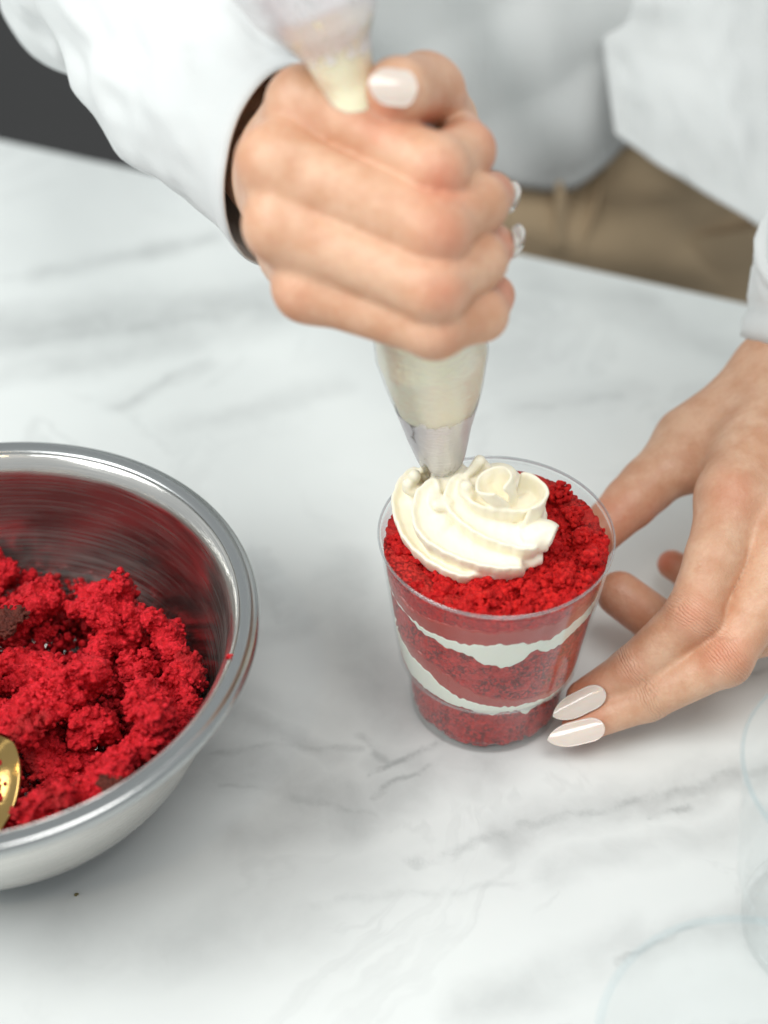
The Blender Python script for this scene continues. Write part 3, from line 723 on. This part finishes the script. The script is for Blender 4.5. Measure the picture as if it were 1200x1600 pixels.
# the body under the ridges
hc = np.array((-4.8, 8.4, 84.0)); g = np.random.default_rng(31)
for z, r_ in ((84, 20.5), (87, 20), (90, 17.5), (93, 14.0), (96, 10.5), (99, 7.0), (101.5, 4.0)):
    sh = (z - 84) * .33
    for q_ in np.linspace(0, 1, 7):
        a_ = np.linspace(0, 2 * np.pi, 40, endpoint=False); put(np.stack([hc[0] + sh + r_ * q_ * np.cos(a_), hc[1] + sh * 1.0 + r_ * q_ * .86 * np.sin(a_), np.full(40, float(z))], -1), 3.0)
SC, SR = np.vstack(SP_C), np.concatenate(SP_R)
fdC = Field(SC.min(0) - 5, SC.max(0) + 5, .38); DC = fdC.new(); DC[:] = 3.0
for c, r in zip(SC, SR):
    m = r + .9; sl = fdC.box(c - m, c + m); P = fdC.pts(sl) - c.astype(np.float32)
    DC[sl] = np.minimum(DC[sl], np.sqrt((P * P).sum(-1)) - np.float32(r))
DC = np.clip(DC, -1.6, 1.6)
for it in range(3):
    for ax_ in range(3):
        DC = .25 * np.roll(DC, 1, ax_) + .5 * DC + .25 * np.roll(DC, -1, ax_)
PC = fdC.pts((slice(None),) * 3); DC = DC + .16 * fbm(PC * .45, 2); del PC
DC[0] = DC[-1] = 2; DC[:, 0] = DC[:, -1] = 2; DC[:, :, 0] = DC[:, :, -1] = 2
V, Fc = surface_nets(fdC, DC)
swirl = top('cream_swirl', V, Fc, M_cream, (float(hc[0]), float(hc[1]), 82.0)); tag(swirl, 'ruffled white cream rosette piped on the red crumbs in the cup', 'cream swirl')
md = swirl.modifiers.new('smooth', 'SMOOTH'); md.factor = .5; md.iterations = 3

# ------------------------------------------------------------------ piping bag
bagaxis = np.array([(-19.3, 17, 97.5), (-20, 17, 110), (-21.5, 16, 125), (-22.5, 16.5, 140), (-24, 17, 155), (-27, 17, 170), (-34, 18, 200), (-44, 20, 230), (-51, 22, 250), (-58, 26, 270), (-70, 32, 300), (-85, 45, 340)], dtype=float)
NT = bagaxis[0]
bag = empty('piping_bag', tuple(NT)); tag(bag, 'clear piping bag of pale yellow cream with metal nozzle, squeezed in the fist', 'piping bag')
ax = spline(bagaxis, 140); s_ = np.linspace(0, 1, 140)
L_ = np.r_[0, np.cumsum(np.linalg.norm(np.diff(ax, axis=0), axis=1))]
def at_len(l): return np.array([np.interp(l, L_, ax[:, k]) for k in range(3)])
prL = [0, 2, 12, 27, 42, 57, 70, 100, 125, 145, 157, 168, 182, 205, 260]
prR = [4.7, 5.4, 8.8, 12.0, 16.2, 19.2, 18.5, 16.5, 14.5, 12, 9.0, 11, 20, 27, 30]
R_ = np.interp(L_, prL, prR)
def bagtube(l0, l1, dr, n=64, m=70, wr=0.0, seed=0, cap=False):
    l = np.linspace(l0, l1, m); P = np.array([at_len(x) for x in l]); T = unit(np.gradient(P, axis=0))
    U = unit(np.cross(T, [1., 0, 0])); W = np.cross(U, T); r0 = np.interp(l, prL, prR) + dr
    th = np.linspace(0, 2 * np.pi, n, endpoint=False)
    q = np.stack([np.repeat(np.cos(th)[None] * 1.6, m, 0), np.repeat(np.sin(th)[None] * 1.6, m, 0), np.repeat(l[:, None] * .05, n, 1)], -1) + seed
    r = r0[:, None] * (1 + wr * fbm(q, 3) * np.clip((l - l0) / 20, .15, 1)[:, None])
    V = P[:, None] + r[..., None] * (np.cos(th)[None, :, None] * W[:, None] + np.sin(th)[None, :, None] * U[:, None])
    V = V.reshape(-1, 3); Fc = grid_faces(m, n, close_v=True)
    if cap:
        V = np.vstack([V, P[0], P[-1]]); k = m * n; i = np.arange(n); j = (i + 1) % n
        Fc = np.vstack([Fc, np.stack([j, i, i * 0 + k, i * 0 + k], -1), np.stack([i + k - n, j + k - n, i * 0 + k + 1, i * 0 + k + 1], -1)])
    return V, Fc
# film: milky clear, wet patches look clear so that the steel shows
M_film = bpy.data.materials.new('bag_film'); M_film.use_nodes = True; t = N(M_film); t.t.nodes.remove(t.b)
p = t.pos((1, 1, .6), (0, .5, 0)); wet = t.noise(p, 170, 4, .62, 1.0).outputs[0]
at = t.n('ShaderNodeAttribute', attribute_name='wetness').outputs['Fac']
mk = t.mapr(t.m('ADD', wet, t.m('MULTIPLY', at, .32)), .53, .62, .84, .04)
tr = t.n('ShaderNodeBsdfTransparent', {'Color': (.985, .985, .985, 1)})
df = t.n('ShaderNodeBsdfDiffuse', {'Color': (.90, .88, .91, 1)}); tl = t.n('ShaderNodeBsdfTranslucent', {'Color': (.82, .81, .84, 1)})
dm = t.n('ShaderNodeMixShader', {0: .15, 1: df.outputs[0], 2: tl.outputs[0]})
nb = t.bump(t.noise(t.pos((1, 1, 3), (0, .4, 0)), 260, 4, .6).outputs[0], .5, .0012)
gl = t.n('ShaderNodeBsdfGlossy', {'Roughness': .16, 'Normal': nb})
a_ = t.n('ShaderNodeMixShader', {0: mk, 1: tr.outputs[0], 2: dm.outputs[0]})
fr = t.n('ShaderNodeFresnel', {'IOR': 1.5, 'Normal': nb})
b_ = t.n('ShaderNodeMixShader', {0: t.m('ADD', t.m('MULTIPLY', fr.outputs[0], .45), .015), 1: a_.outputs[0], 2: gl.outputs[0]})
t.l(b_.outputs[0], t.out.inputs['Surface'])
V, Fc = bagtube(3, 250, .0, 72, 150, .05)
film = part('bag_film', V, Fc, M_film, bag)
dl = np.linalg.norm(V - NT, axis=1)
wa_ = film.data.attributes.new('wetness', 'FLOAT', 'POINT'); wa_.data.foreach_set('value', np.maximum(np.clip(1.15 - dl / 15, -.30, 1), np.clip((dl - 38.5) / 6, -.3, 1) * 1.6 * (dl < 165)).astype(np.float32))
V, Fc = bagtube(34.5, 174, -.7, 64, 70, .02, cap=True)
part('cream_filling', V, Fc, M_cream_bag, bag)
# nozzle: cone with star teeth
nz = []
for l in np.linspace(0, 37, 26):
    T = unit(at_len(l + 1) - at_len(max(l - 1, 0))); U = unit(np.cross(T, [1., 0, 0])); W = np.cross(U, T)
    th = np.linspace(0, 2 * np.pi, 96, endpoint=False); r = np.interp(l, [0, 4, 12, 27, 37], [3.6, 4.9, 7.6, 10.8, 13.2])
    amp = .42 * np.clip(1 - l / 9, 0, 1); rr_ = r * (1 - amp * (.5 + .5 * np.cos(8 * th)) ** .8)
    nz.append(at_len(l) + rr_[:, None] * (np.cos(th)[:, None] * W + np.sin(th)[:, None] * U))
nzo = np.array(nz); nzi = nzo * 1.0
cen = np.array([at_len(l) for l in np.linspace(0, 37, 26)])[:, None]
nzi = cen + (nzo - cen) * .93
G = np.concatenate([nzo, nzi[::-1]], 0)
part('nozzle', G.reshape(-1, 3), grid_faces(52, 96, close_u=True, close_v=True), M_nozzle, bag)
V, Fc = bagtube(-0.0, 20, -1.9, 40, 16, 0, cap=True)
part('cream_in_nozzle', V, Fc, M_cream_bag, bag)

# ------------------------------------------------------------------ the person
person = empty('person', (70, 500, -900))
Vw = np.array([0.0, -.743, .669])       # roughly towards the viewer's side of the table
tag(person, 'person in a white shirt and khaki trousers piping cream and steadying the cup', 'person')

def hand_field(lo, hi, h, palm, fingers, kp=6.5, kf=.8, kj=2.5):
    fd = Field(lo, hi, h); Dp = fd.new(); P = fd.pts((slice(None),) * 3)
    for a, b, ra, rb, k, fl_ in palm:
        m = max(ra, rb) + 12; a = np.array(a, dtype=float); b = np.array(b, dtype=float)
        sl = fd.box(np.minimum(a, b) - m, np.maximum(a, b) + m)
        Dp[sl] = smin(Dp[sl], cone(P[sl], a, b, ra, rb, fl_), k)
    D = Dp.copy()
    for fi in fingers:
        pts, rad = [np.array(q, dtype=float) for q in fi['p']], fi['r']
        lo_ = np.min(pts, 0) - 22; hi_ = np.max(pts, 0) + 22; sl = fd.box(lo_, hi_); Q = P[sl]; F_ = np.full(Q.shape[:3], 50., dtype=np.float32)
        for i in range(len(pts) - 1):
            F_ = smin(F_, cone(Q, pts[i], pts[i + 1], rad[i], rad[i + 1]), kj)
        for c, r in fi.get('b', []):
            F_ = smin(F_, np.sqrt(((Q - np.array(c, dtype=np.float32)) ** 2).sum(-1)) - r, 3.5)
        sub = smin(Dp[sl], F_, fi.get('k', kp))
        D[sl] = smin(D[sl], sub, kf) if not fi.get('hard') else np.minimum(D[sl], sub)
    return fd, D

def nail_mesh(c, along, nrm, w, l, curve=.35, tip=.6, thick=.7):
    """curved almond plate; c = centre, along = towards the free edge"""
    B_ = basis(along, nrm); nu, nv = 26, 15; u = np.linspace(-1, 1, nu); v = np.linspace(-1, 1, nv); rows = []
    for side in (0, 1):
        for a in u:
            f = math.sqrt(max(0, 1 - ((-a - .45) / .56) ** 2)) if a < -.45 else (1 if a < .1 else max(0.0, 1 - ((a - .1) / .9) ** 2.2) ** tip)
            for b in v:
                yy = w * .5 * f * b
                zz = -curve * yy * yy / (w * .5) - .10 * l * .5 * a * a * .6 - (thick * (0 if side == 0 else 1))*(.4 + .6 * (1 - b * b))
                rows.append((a * l * .5, yy, zz))
    V = np.array(rows); k = nu * nv; f1 = grid_faces(nu, nv); q = np.arange(k).reshape(nu, nv); bd = np.r_[q[0, :-1], q[:-1, -1], q[-1, :0:-1], q[:0:-1, 0]]
    f3 = np.stack([bd, np.roll(bd, -1), np.roll(bd, -1) + k, bd + k], -1)
    return V @ B_ + np.array(c), np.vstack([f1, f1[:, ::-1] + k, f3[:, ::-1]])

# ---- right hand (left in the picture), a fist round the bag
RW = np.array((-77.6, 72.9, 192.6)); RF = np.array((-98.4, 110.1, 190.6)); RF2 = np.array((-140.3, 198.0, 197.1))
R_m = {'i': (-64.0, 26.6, 239.9), 'm': (-72.5, 9.5, 229.8), 'r': (-71.1, -1.2, 214.9), 'p': (-63.4, -6.9, 196.6)}
palmR = [(RF, RW, 20, 17, 8, None), (RF2, RF, 25, 20, 8, None),
  (RW, R_m['i'], 15, 11.0, 7, None), (RW, R_m['m'], 15, 11.2, 7, None), (RW, R_m['r'], 15, 10.4, 7, None), (RW, R_m['p'], 15, 10.0, 7, None),
  ((-48.9, 65.1, 204.8), (-67.3, 40.1, 206.9), 13, 14, 10, None), ((-48.8, 44.8, 189.8), (-65.2, 23.3, 188.4), 12, 13, 10, None)]
fingR = [
 {'p': [R_m['i'], (-25.8, 3.3, 231.8), (-15.1, 19.2, 228.6), (-16.6, 39.6, 224.4)], 'r': [11.2, 9.6, 8.8, 7.6], 'b': [((-24.3, 1.6, 231.5), 9.3)]},
 {'p': [R_m['m'], (-25.9, -12.6, 220.1), (-11.5, 4.9, 218.7), (-6.3, 22.6, 211.5)], 'r': [11.3, 10.1, 8.8, 7.4], 'b': [((-24.0, -12.9, 219.9), 9.2)]},
 {'p': [R_m['r'], (-26.2, -22.6, 206.1), (-11.5, -6.8, 205.7), (-5.9, 11.8, 199.5)], 'r': [10.8, 9.7, 8.4, 7.2], 'b': [((-24.3, -22.6, 206.1), 8.8)]},
 {'p': [R_m['p'], (-25.6, -23.8, 192.8), (-10.4, -14.4, 191.3), (-5.4, 3.0, 186.7)], 'r': [10.0, 8.8, 7.9, 6.8], 'b': [((-24.0, -23.8, 192.8), 8.0)]},
 {'p': [(-62.5, 75.6, 194.1), (-29.3, 68.1, 200.7), (-20.8, 57.2, 218.5), (-25.9, 38.8, 238.4), (-36.0, 17.6, 249.2)], 'r': [14, 12.5, 11.0, 10.6, 10.2], 'k': 4, 'b': [((-28.4, 37.1, 242.5), 9.0)]},
]
_all = np.array([q for f_ in fingR for q in f_['p']] + [q for p_ in palmR for q in p_[:2]])
fdR, DR = hand_field(_all.min(0) - 34, _all.max(0) + 34, 1.0, palmR, fingR)
VR, FR = surface_nets(fdR, DR)

# ---- left hand (right in the picture) steadying the cup
LW = np.array((127.6, 105.2, 74.0)); LF = np.array((147.0, 139.3, 105.0)); LF2 = np.array((156.0, 106.5, 190.0))
L_i, L_m = np.array((92.6, 37.2, 72.0)), np.array((110.1, 18.9, 64.0))
L_r, L_p = np.array((120.9, 8.1, 56.0)), np.array((125.0, -2.6, 48.0))
palmL = [(LF, LW, 22, 21, 8, None), (LF2, LF, 25, 22, 8, None),
  (LW, L_i, 19, 12.0, 10, None), (LW, L_m, 19, 11.5, 10, None), (LW, L_r, 18, 11.0, 10, None), (LW, L_p, 17, 10, 10, None),
  (LW, (86.1, 84.6, 60.0), 17, 13.5, 12, None), ((86.9, 70.7, 58.0), (102.8, 65.2, 66.0), 9, 12, 12, None)]
fingL = [
 {'p': [L_i, (83.4, 11.9, 64.0), (74.3, -6.1, 51.0), (53.3, -13.9, 30.0), (35.9, -16.1, 16.5)], 'r': [12.2, 10.6, 10.0, 8.5, 6.8], 'b': [((74.2, -8.1, 53.0), 9.6)], 'k': 8},
 {'p': [L_m, (98.7, -5.1, 54.0), (85.9, -17.9, 40.0), (59.0, -21.5, 22.0), (33.9, -24.9, 10.5)], 'r': [11.6, 10.2, 9.7, 8.3, 6.6], 'b': [((85.7, -19.7, 42.0), 9.3)], 'k': 8},
 {'p': [L_r, (108.1, 0.4, 38.0), (91.5, 5.2, 24.0), (72.4, 15.8, 20.0), (53.0, 26.2, 30.0)], 'r': [10.5, 9.8, 9.6, 9.6, 9.2], 'k': 5},
 {'p': [L_p, (117.2, 14.9, 30.0), (101.6, 41.4, 14.0), (89.9, 50.8, 14.0), (79.9, 57.5, 16.0)], 'r': [9.5, 8.4, 8.0, 7.2, 6.2], 'k': 5},
 {'p': [(105.2, 93.9, 66.0), (85.3, 82.5, 60.0), (59.0, 58.2, 50.0), (40.5, 40.2, 44.0)], 'r': [14.5, 13.0, 10.6, 8.6], 'k': 9, 'b': [((66.2, 65.8, 52.0), 10.6)]},
]
loL = np.array([20, -45, 0.]); hiL = np.array([250, 240, 225.])
fdL, DL = hand_field(loL, hiL, 1.1, palmL, fingL, kf=1.8)
# the pads flatten against the cup wall and the table
PL = fdL.pts((slice(None),) * 3)
cupd = (np.interp(PL[..., 2], _pz, _pr) + .15) - np.hypot(PL[..., 0], PL[..., 1])
cupd[PL[..., 2] > 90] = -50
DL = np.maximum(DL, cupd.astype(np.float32)); DL = np.maximum(DL, (.4 - PL[..., 2]).astype(np.float32))
VL, FL = surface_nets(fdL, DL)
del PL, cupd

# ---- torso, shoulders and legs under the clothes (coarse, same mesh)
TX, TY = 75.0, 500.0
fdB = Field((-260, 330, -860), (420, 640, 560), 9.0); PB = fdB.pts((slice(None),) * 3)
DB = cone(PB, (TX, TY, 60), (TX, TY + 10, 470), 100, 120, ((0, 1, 0), .70))
for sx_ in (-1, 1):
    DB = smin(DB, cone(PB, (TX + sx_ * 75, TY, 20), (TX + sx_ * 80, TY + 5, -430), 80, 55), 20)
    DB = smin(DB, cone(PB, (TX + sx_ * 80, TY + 5, -430), (TX + sx_ * 80, TY + 15, -840), 55, 36), 15)
    DB = smin(DB, cone(PB, (TX + sx_ * 80, TY + 5, -830), (TX + sx_ * 84, TY - 80, -845), 32, 26), 15)
VB, FB = surface_nets(fdB, DB)
# upper arms joining the forearms to the shoulders
def arm(a, b, c, ra, rb, rc):
    P_ = spline(np.array([a, b, c], dtype=float), 30); return tube(P_, np.interp(np.linspace(0, 1, 30), [0, .5, 1], [ra, rb, rc]), 24)
ELR = np.array((-165.3, 303.1, 215.1)); ELL = LF2 + unit(LF2 - LF) * 60
armR = arm(RF2, ELR, (TX - 150, TY - 10, 470), 25, 33, 44); armL = arm(LF2, ELL, (TX + 165, TY - 10, 470), 24, 30, 44)
body_V, body_F = merge([(VR, FR), (VL, FL), (VB, FB), armR, armL])
body = part('body', body_V, body_F, M_skin, person)
red = np.zeros(len(body_V), dtype=np.float32)
def blot(c, r, s):
    global red
    d = np.linalg.norm(body_V - np.array(c), axis=1); red = np.maximum(red, min(1.0, .95 * s) * np.exp(-(d / r) ** 2).astype(np.float32))
for c, r, s in [((-23.1, -8.5, 233.7), 9, .75), ((-21.7, -22.3, 222.9), 9, .55), ((-21.7, -32.2, 210.4), 8, .5), ((-23.3, -34.1, 196.3), 8, .3), ((-29.6, 17.6, 238.8), 9, .7), ((-40.2, 7.9, 248.9), 8, .7), ((-22.3, 39.2, 238.8), 9, .45),
  ((-42.8, 2.9, 241.9), 3, .5), ((-64.1, 14.9, 241.8), 8, .15), ((-78.5, 5.2, 228.0), 8, .1), ((-68.3, -15.7, 197.4), 9, .2), ((-6.9, 22.6, 232.4), 10, .55), ((-2.8, 13.9, 219.7), 8, .7), ((-2.7, 3.1, 204.7), 8, .8), ((-3.4, -4.8, 190.0), 9, .8),
  ((72.0, -16.2, 62.0), 10, .55), ((84.1, -23.9, 50.0), 10, .55), ((50.8, -21.2, 38.0), 8, .35), ((34.1, -15.8, 18.0), 12, .85), ((32.6, -25.0, 12.0), 11, .85), ((54.6, 45.1, 60.0), 4, .6), ((51.5, 47.1, 48.0), 14, .7), ((89.8, 27.2, 84.0), 11, .35), ((55.2, 25.9, 26.0), 12, .9), ((76.6, 56.0, 20.0), 9, .9), ((66.5, 46.8, 50.0), 10, .6)]:
    blot(c, r, s)
ra_ = body.data.attributes.new('redness', 'FLOAT', 'POINT'); ra_.data.foreach_set('value', red)
wsA = np.zeros(len(body_V), dtype=np.float32); wmA = np.zeros(len(body_V), dtype=np.float32)
def wrinkle(c, axis, r, w, s=1.0):
    d = body_V - np.array(c); x = d @ unit(axis); m = s * np.exp(-(x / w) ** 2 - ((np.linalg.norm(d, axis=1)) / r) ** 4).astype(np.float32)
    b = m > wmA; wsA[b] = x[b]; wmA[b] = m[b]
for f_, js, wt_ in ((fingL[0], (2, 3), 1.0), (fingL[1], (2, 3), 1.0), (fingR[0], (1,), .7), (fingR[1], (1,), .7), (fingR[2], (1,), .7), (fingR[3], (1,), .7), (fingR[4], (3,), .4)):
    for j_ in js:
        q_ = [np.array(x_) for x_ in f_['p']]
        wrinkle(q_[j_] + Vw * f_['r'][j_] * .8, q_[j_ + 1] - q_[j_ - 1], 13, 5.0 if j_ <= 2 else 3.2, wt_)
for nm, ar in (('wrinkle_s', wsA), ('wrinkle_m', wmA)):
    at_ = body.data.attributes.new(nm, 'FLOAT', 'POINT'); at_.data.foreach_set('value', ar)
sm = body.modifiers.new('smooth', 'SMOOTH'); sm.factor = .5; sm.iterations = 3

def nail(c, along, nrm, w, l, **k):
    V, Fc = nail_mesh(c, along, nrm, w, l, **k)
    return part('fingernail', V, Fc, M_nail, body)
def d_(a, b): return unit(np.array(b) - np.array(a))
# left hand nails
nail(np.array((32.6, -24.9, 23.0)), d_((51.7, -19.6, 32.0), (25.3, -25.0, 18.0)), (-.02, -.62, .78), 9.0, 22, tip=.78)
nail(np.array((31.2, -33.3, 16.0)), d_((54.3, -33.5, 25.0), (24.7, -32.1, 12.0)), (-.02, -.64, .77), 9.0, 22.5, tip=.78)
# right hand nails
nail(np.array((-37.6, 7.2, 256.3)), d_((-26.4, 22.5, 247.2), (-40.2, 20.7, 249.7)), (-.08, -.72, .69), 11.0, 14.5, tip=.7)
nail(np.array((2.1, 24.1, 210.1)), d_((-8.2, 4.9, 218.7), (-0.2, 30.5, 208.3)), (.85, -.42, .25), 9.5, 17)
nail(np.array((3.5, 14.6, 199.6)), d_((-8.2, -5.7, 206.9), (-0.0, 20.3, 197.0)), (.85, -.42, .2), 10, 17)
nail(np.array((-0.8, 7.3, 185.5)), d_((-10.4, -12.8, 193.1), (-4.5, 8.8, 184.2)), (.92, -.2, .1), 8, 14)
nail(np.array((-18.8, 38.0, 228.6)), d_((-15.1, 19.2, 228.6), (-18.6, 42.7, 224.8)), (-.1, -.5, .8), 9, 13)

# ---- shirt
shirt = part('shirt', np.zeros((3, 3)), [(0, 1, 2)], M_shirt, person) if False else None
def with_uv(o, U, Vv):
    me = o.data; uv = me.uv_layers.new(name='uv'); li = np.zeros(len(me.loops), dtype=np.int32); me.loops.foreach_get('vertex_index', li)
    uv.data.foreach_set('uv', np.stack([U[li], Vv[li]], -1).astype(np.float32).ravel())
def solid(o, th, off=1):
    m = o.modifiers.new('thickness', 'SOLIDIFY'); m.thickness = th * MM; m.offset = off; m.use_rim = True
# torso panel, a loop with a split hem
nth, nz = 260, 90
a = np.linspace(0, 2 * np.pi, nth, endpoint=False)
hem_x = np.array([-140, -60, -20, 20, 40, 55, 72, 84, 92, 100, 108, 130, 175, 260]); hem_z = np.array([40, 25, 16, 8, -1, -4, 0, 14, 20, 24, 26, 14, 6, 10])
def torso():
    hx, hy = 175., 112.
    X = TX + hx * np.cos(a); Y = TY + hy * np.sin(a)
    front = np.clip(-np.sin(a) * 1.4, 0, 1)
    hem = np.interp(X, hem_x, hem_z) * front + (1 - front) * 10
    u = np.linspace(0, 1, nz)[:, None]; Zt = hem[None] + (470 - hem)[None] * u
    q = np.stack([np.repeat(X[None], nz, 0) * .018, np.repeat(Y[None], nz, 0) * .018, Zt * .006], -1)
    fold = 18 * fbm(q + 5, 3) + 4 * np.sin(X[None] * .09 + Zt * .05 + 2 * fbm(q * 1.5, 2)) + 2.5 * np.abs(np.sin(X[None] * .035 - Zt * .045 + 1.2))
    fold = fold * (1 - .5 * u)
    k = 1 + .12 * np.sin(u * 3.1)
    n_ = np.stack([np.cos(a) / hx, np.sin(a) / hy], -1); n_ = unit(n_)
    XX = TX + (X - TX)[None] * k + n_[:, 0][None] * fold; YY = TY + (Y - TY)[None] * k + n_[:, 1][None] * fold - 2
    return np.stack([XX, YY, Zt], -1).reshape(-1, 3)
V = torso(); sh = part('shirt', V, grid_faces(nz, nth, close_v=True), M_shirt, person); solid(sh, .9)
with_uv(sh, np.tile(a * .15, nz), V[:, 2] * MM)
# the right-hand flap that hangs in front of the trousers
fp = []
top_e = [((69.8, 382.3, 138.7)), ((94.8, 372.5, 142.8)), ((122.3, 362.7, 146.8)), ((152.3, 352.8, 150.8)), ((190.8, 352.8, 150.8))]
bot_e = [((86.2, 356.1, 52.8)), ((109.9, 335.5, 44.9)), ((130.2, 317.9, 40.3)), ((157.9, 295.6, 33.5)), ((203.1, 270.8, 14.9))]
te, be = spline(np.array(top_e), 60), spline(np.array(bot_e), 60)
for k in np.linspace(0, 1, 50):
    row = te * (1 - k) + be * k; q = np.stack([np.arange(60) * .07, np.full(60, k * 2.0), np.zeros(60)], -1)
    row = row + np.array([0, -1, .2]) * (14 * fbm(q + 9, 3))[:, None] * 1.0; fp.append(row)
V = np.array(fp).reshape(-1, 3); o = part('shirt_flap', V, grid_faces(50, 60), M_shirt, sh if False else person); solid(o, .9)
with_uv(o, np.tile(np.arange(60) * .003, 50), np.repeat(np.arange(50) * .003, 60))

def sleeve(name, rings, cuff_w, seed, fold_amp=5.0, m=150, n=140, cuff_n=None):
    """rings: (centre, radius_a, radius_b, normal, ref)"""
    C_ = spline(np.array([r[0] for r in rings], dtype=float), m)
    ss = np.linspace(0, 1, len(rings)); s = np.linspace(0, 1, m)
    ra = np.interp(s, ss, [r[1] for r in rings]); rb = np.interp(s, ss, [r[2] for r in rings])
    T = unit(np.gradient(C_, axis=0))
    if cuff_n is not None:
        w = np.clip(1 - s / .22, 0, 1)[:, None]; T = unit(T * (1 - w) + unit(cuff_n)[None] * w)
    U = unit(np.cross(T, [0, 0, 1.])); W = np.cross(U, T)
    th = np.linspace(0, 2 * np.pi, n, endpoint=False)
    L = np.r_[0, np.cumsum(np.linalg.norm(np.diff(C_, axis=0), axis=1))]
    q = np.stack([np.cos(th)[None] * 1.3 + 0 * L[:, None], np.sin(th)[None] * 1.3 + 0 * L[:, None], L[:, None] * .022 + 0 * th[None]], -1)
    lin = np.sin(th[None] * 3 + L[:, None] * .055 + seed) * .5
    f = fold_amp * (fbm(q + seed, 3) + .35 * lin) * np.clip(.25 + L / 40, .25, 1.6)[:, None]
    tight = -1.8 * np.exp(-((L - cuff_w) / 1.2) ** 2)[:, None]
    cuffp = .8 * (L < cuff_w)[:, None]
    r = f + tight + cuffp
    V = C_[:, None] + (ra[:, None] + r)[..., None] * np.cos(th)[None, :, None] * W[:, None] + (rb[:, None] + r)[..., None] * np.sin(th)[None, :, None] * U[:, None]
    o = part(name, V.reshape(-1, 3), grid_faces(m, n, close_v=True), M_shirt, person); solid(o, .8)
    with_uv(o, np.repeat(L * MM, n), np.tile(th * .03, m))
    return o
cuffC = np.array((-75.8, 67.6, 195.7))
sleeve('sleeve', [(cuffC, 35.5, 29), ((-98.3, 111.1, 193.2), 42, 38), ((-121.6, 152.3, 194.1), 46, 43), ((-140.8, 197.0, 198.9), 50, 50), (ELR, 60, 60), ((TX - 135, TY - 20, 440), 66, 66)], 12, 3.3, fold_amp=7.5, cuff_n=(-.8, .6, .02))
sleeve('sleeve', [((140.7, 118.4, 84.0), 33, 31), ((144.4, 131.7, 110.0), 39, 37), ((155.1, 128.2, 148.0), 46, 44), (LF2, 54, 54), (ELL, 60, 60), ((TX + 150, TY - 20, 440), 62, 62)], 12, 8.1)

# trousers
def trousers():
    parts_ = []
    P_ = [(TX, TY, 130), (TX, TY, 60), (TX, TY, -10), (TX, TY, -70)]
    th = np.linspace(0, 2 * np.pi, 200, endpoint=False); rows = []
    for k, z in enumerate(np.linspace(120, -90, 50)):
        q = np.stack([np.cos(th) * 3, np.sin(th) * 3, np.full(200, z * .02)], -1)
        f = 7 * fbm(q, 3) + 2.0 * np.sin(z * .12 + np.cos(th) * 7)
        hx, hy = 152 + .06 * (120 - z), 98 + .03 * (120 - z)
        rows.append(np.stack([TX + (hx + f) * np.cos(th), TY + (hy + f) * np.sin(th), np.full(200, z)], -1))
    parts_.append((np.array(rows).reshape(-1, 3), grid_faces(50, 200, close_v=True)))
    for sx_ in (-1, 1):
        P_ = spline(np.array([(TX + sx_ * 76, TY, -40), (TX + sx_ * 80, TY + 2, -430), (TX + sx_ * 80, TY + 8, -830)]), 60)
        V, Fc = tube(P_, np.linspace(92, 55, 60), 48, cap=False, up=(0, 1, 0)); V = V + (5 * fbm(V * .02, 3))[:, None]; parts_.append((V, Fc))
    return merge(parts_)
tr_o = part('trousers', *trousers(), M_khaki, person)
# fly seam and belt loop
xs = [(61.9, 368.2, 11.0), (63.0, 354.6, 0.4), (65.8, 339.1, -11.0)]
def surf_pt(x, z, lift): 
    c = (x - TX) / 158.; return np.array([x, TY - 101 * math.sqrt(max(0, 1 - c * c)) - lift, z])
fx = np.array((63.5, 354.1, 2.8))[0]
V, Fc = tube(spline(np.array([surf_pt(fx - 2, 60, 5), surf_pt(fx, 10, 6), surf_pt(fx + 2, -40, 6)]), 20), 4, 8, .5, up=(0, 1, 0)); part('belt_loop', V, Fc, M_khaki, tr_o)
V, Fc = tube(spline(np.array([surf_pt(fx + 26, 60, 3), surf_pt(fx + 24, 0, 4), surf_pt(fx + 15, -50, 5)]), 20), 1.6, 8, 1, up=(0, 1, 0)); part('fly_seam', V, Fc, M_khaki, tr_o)
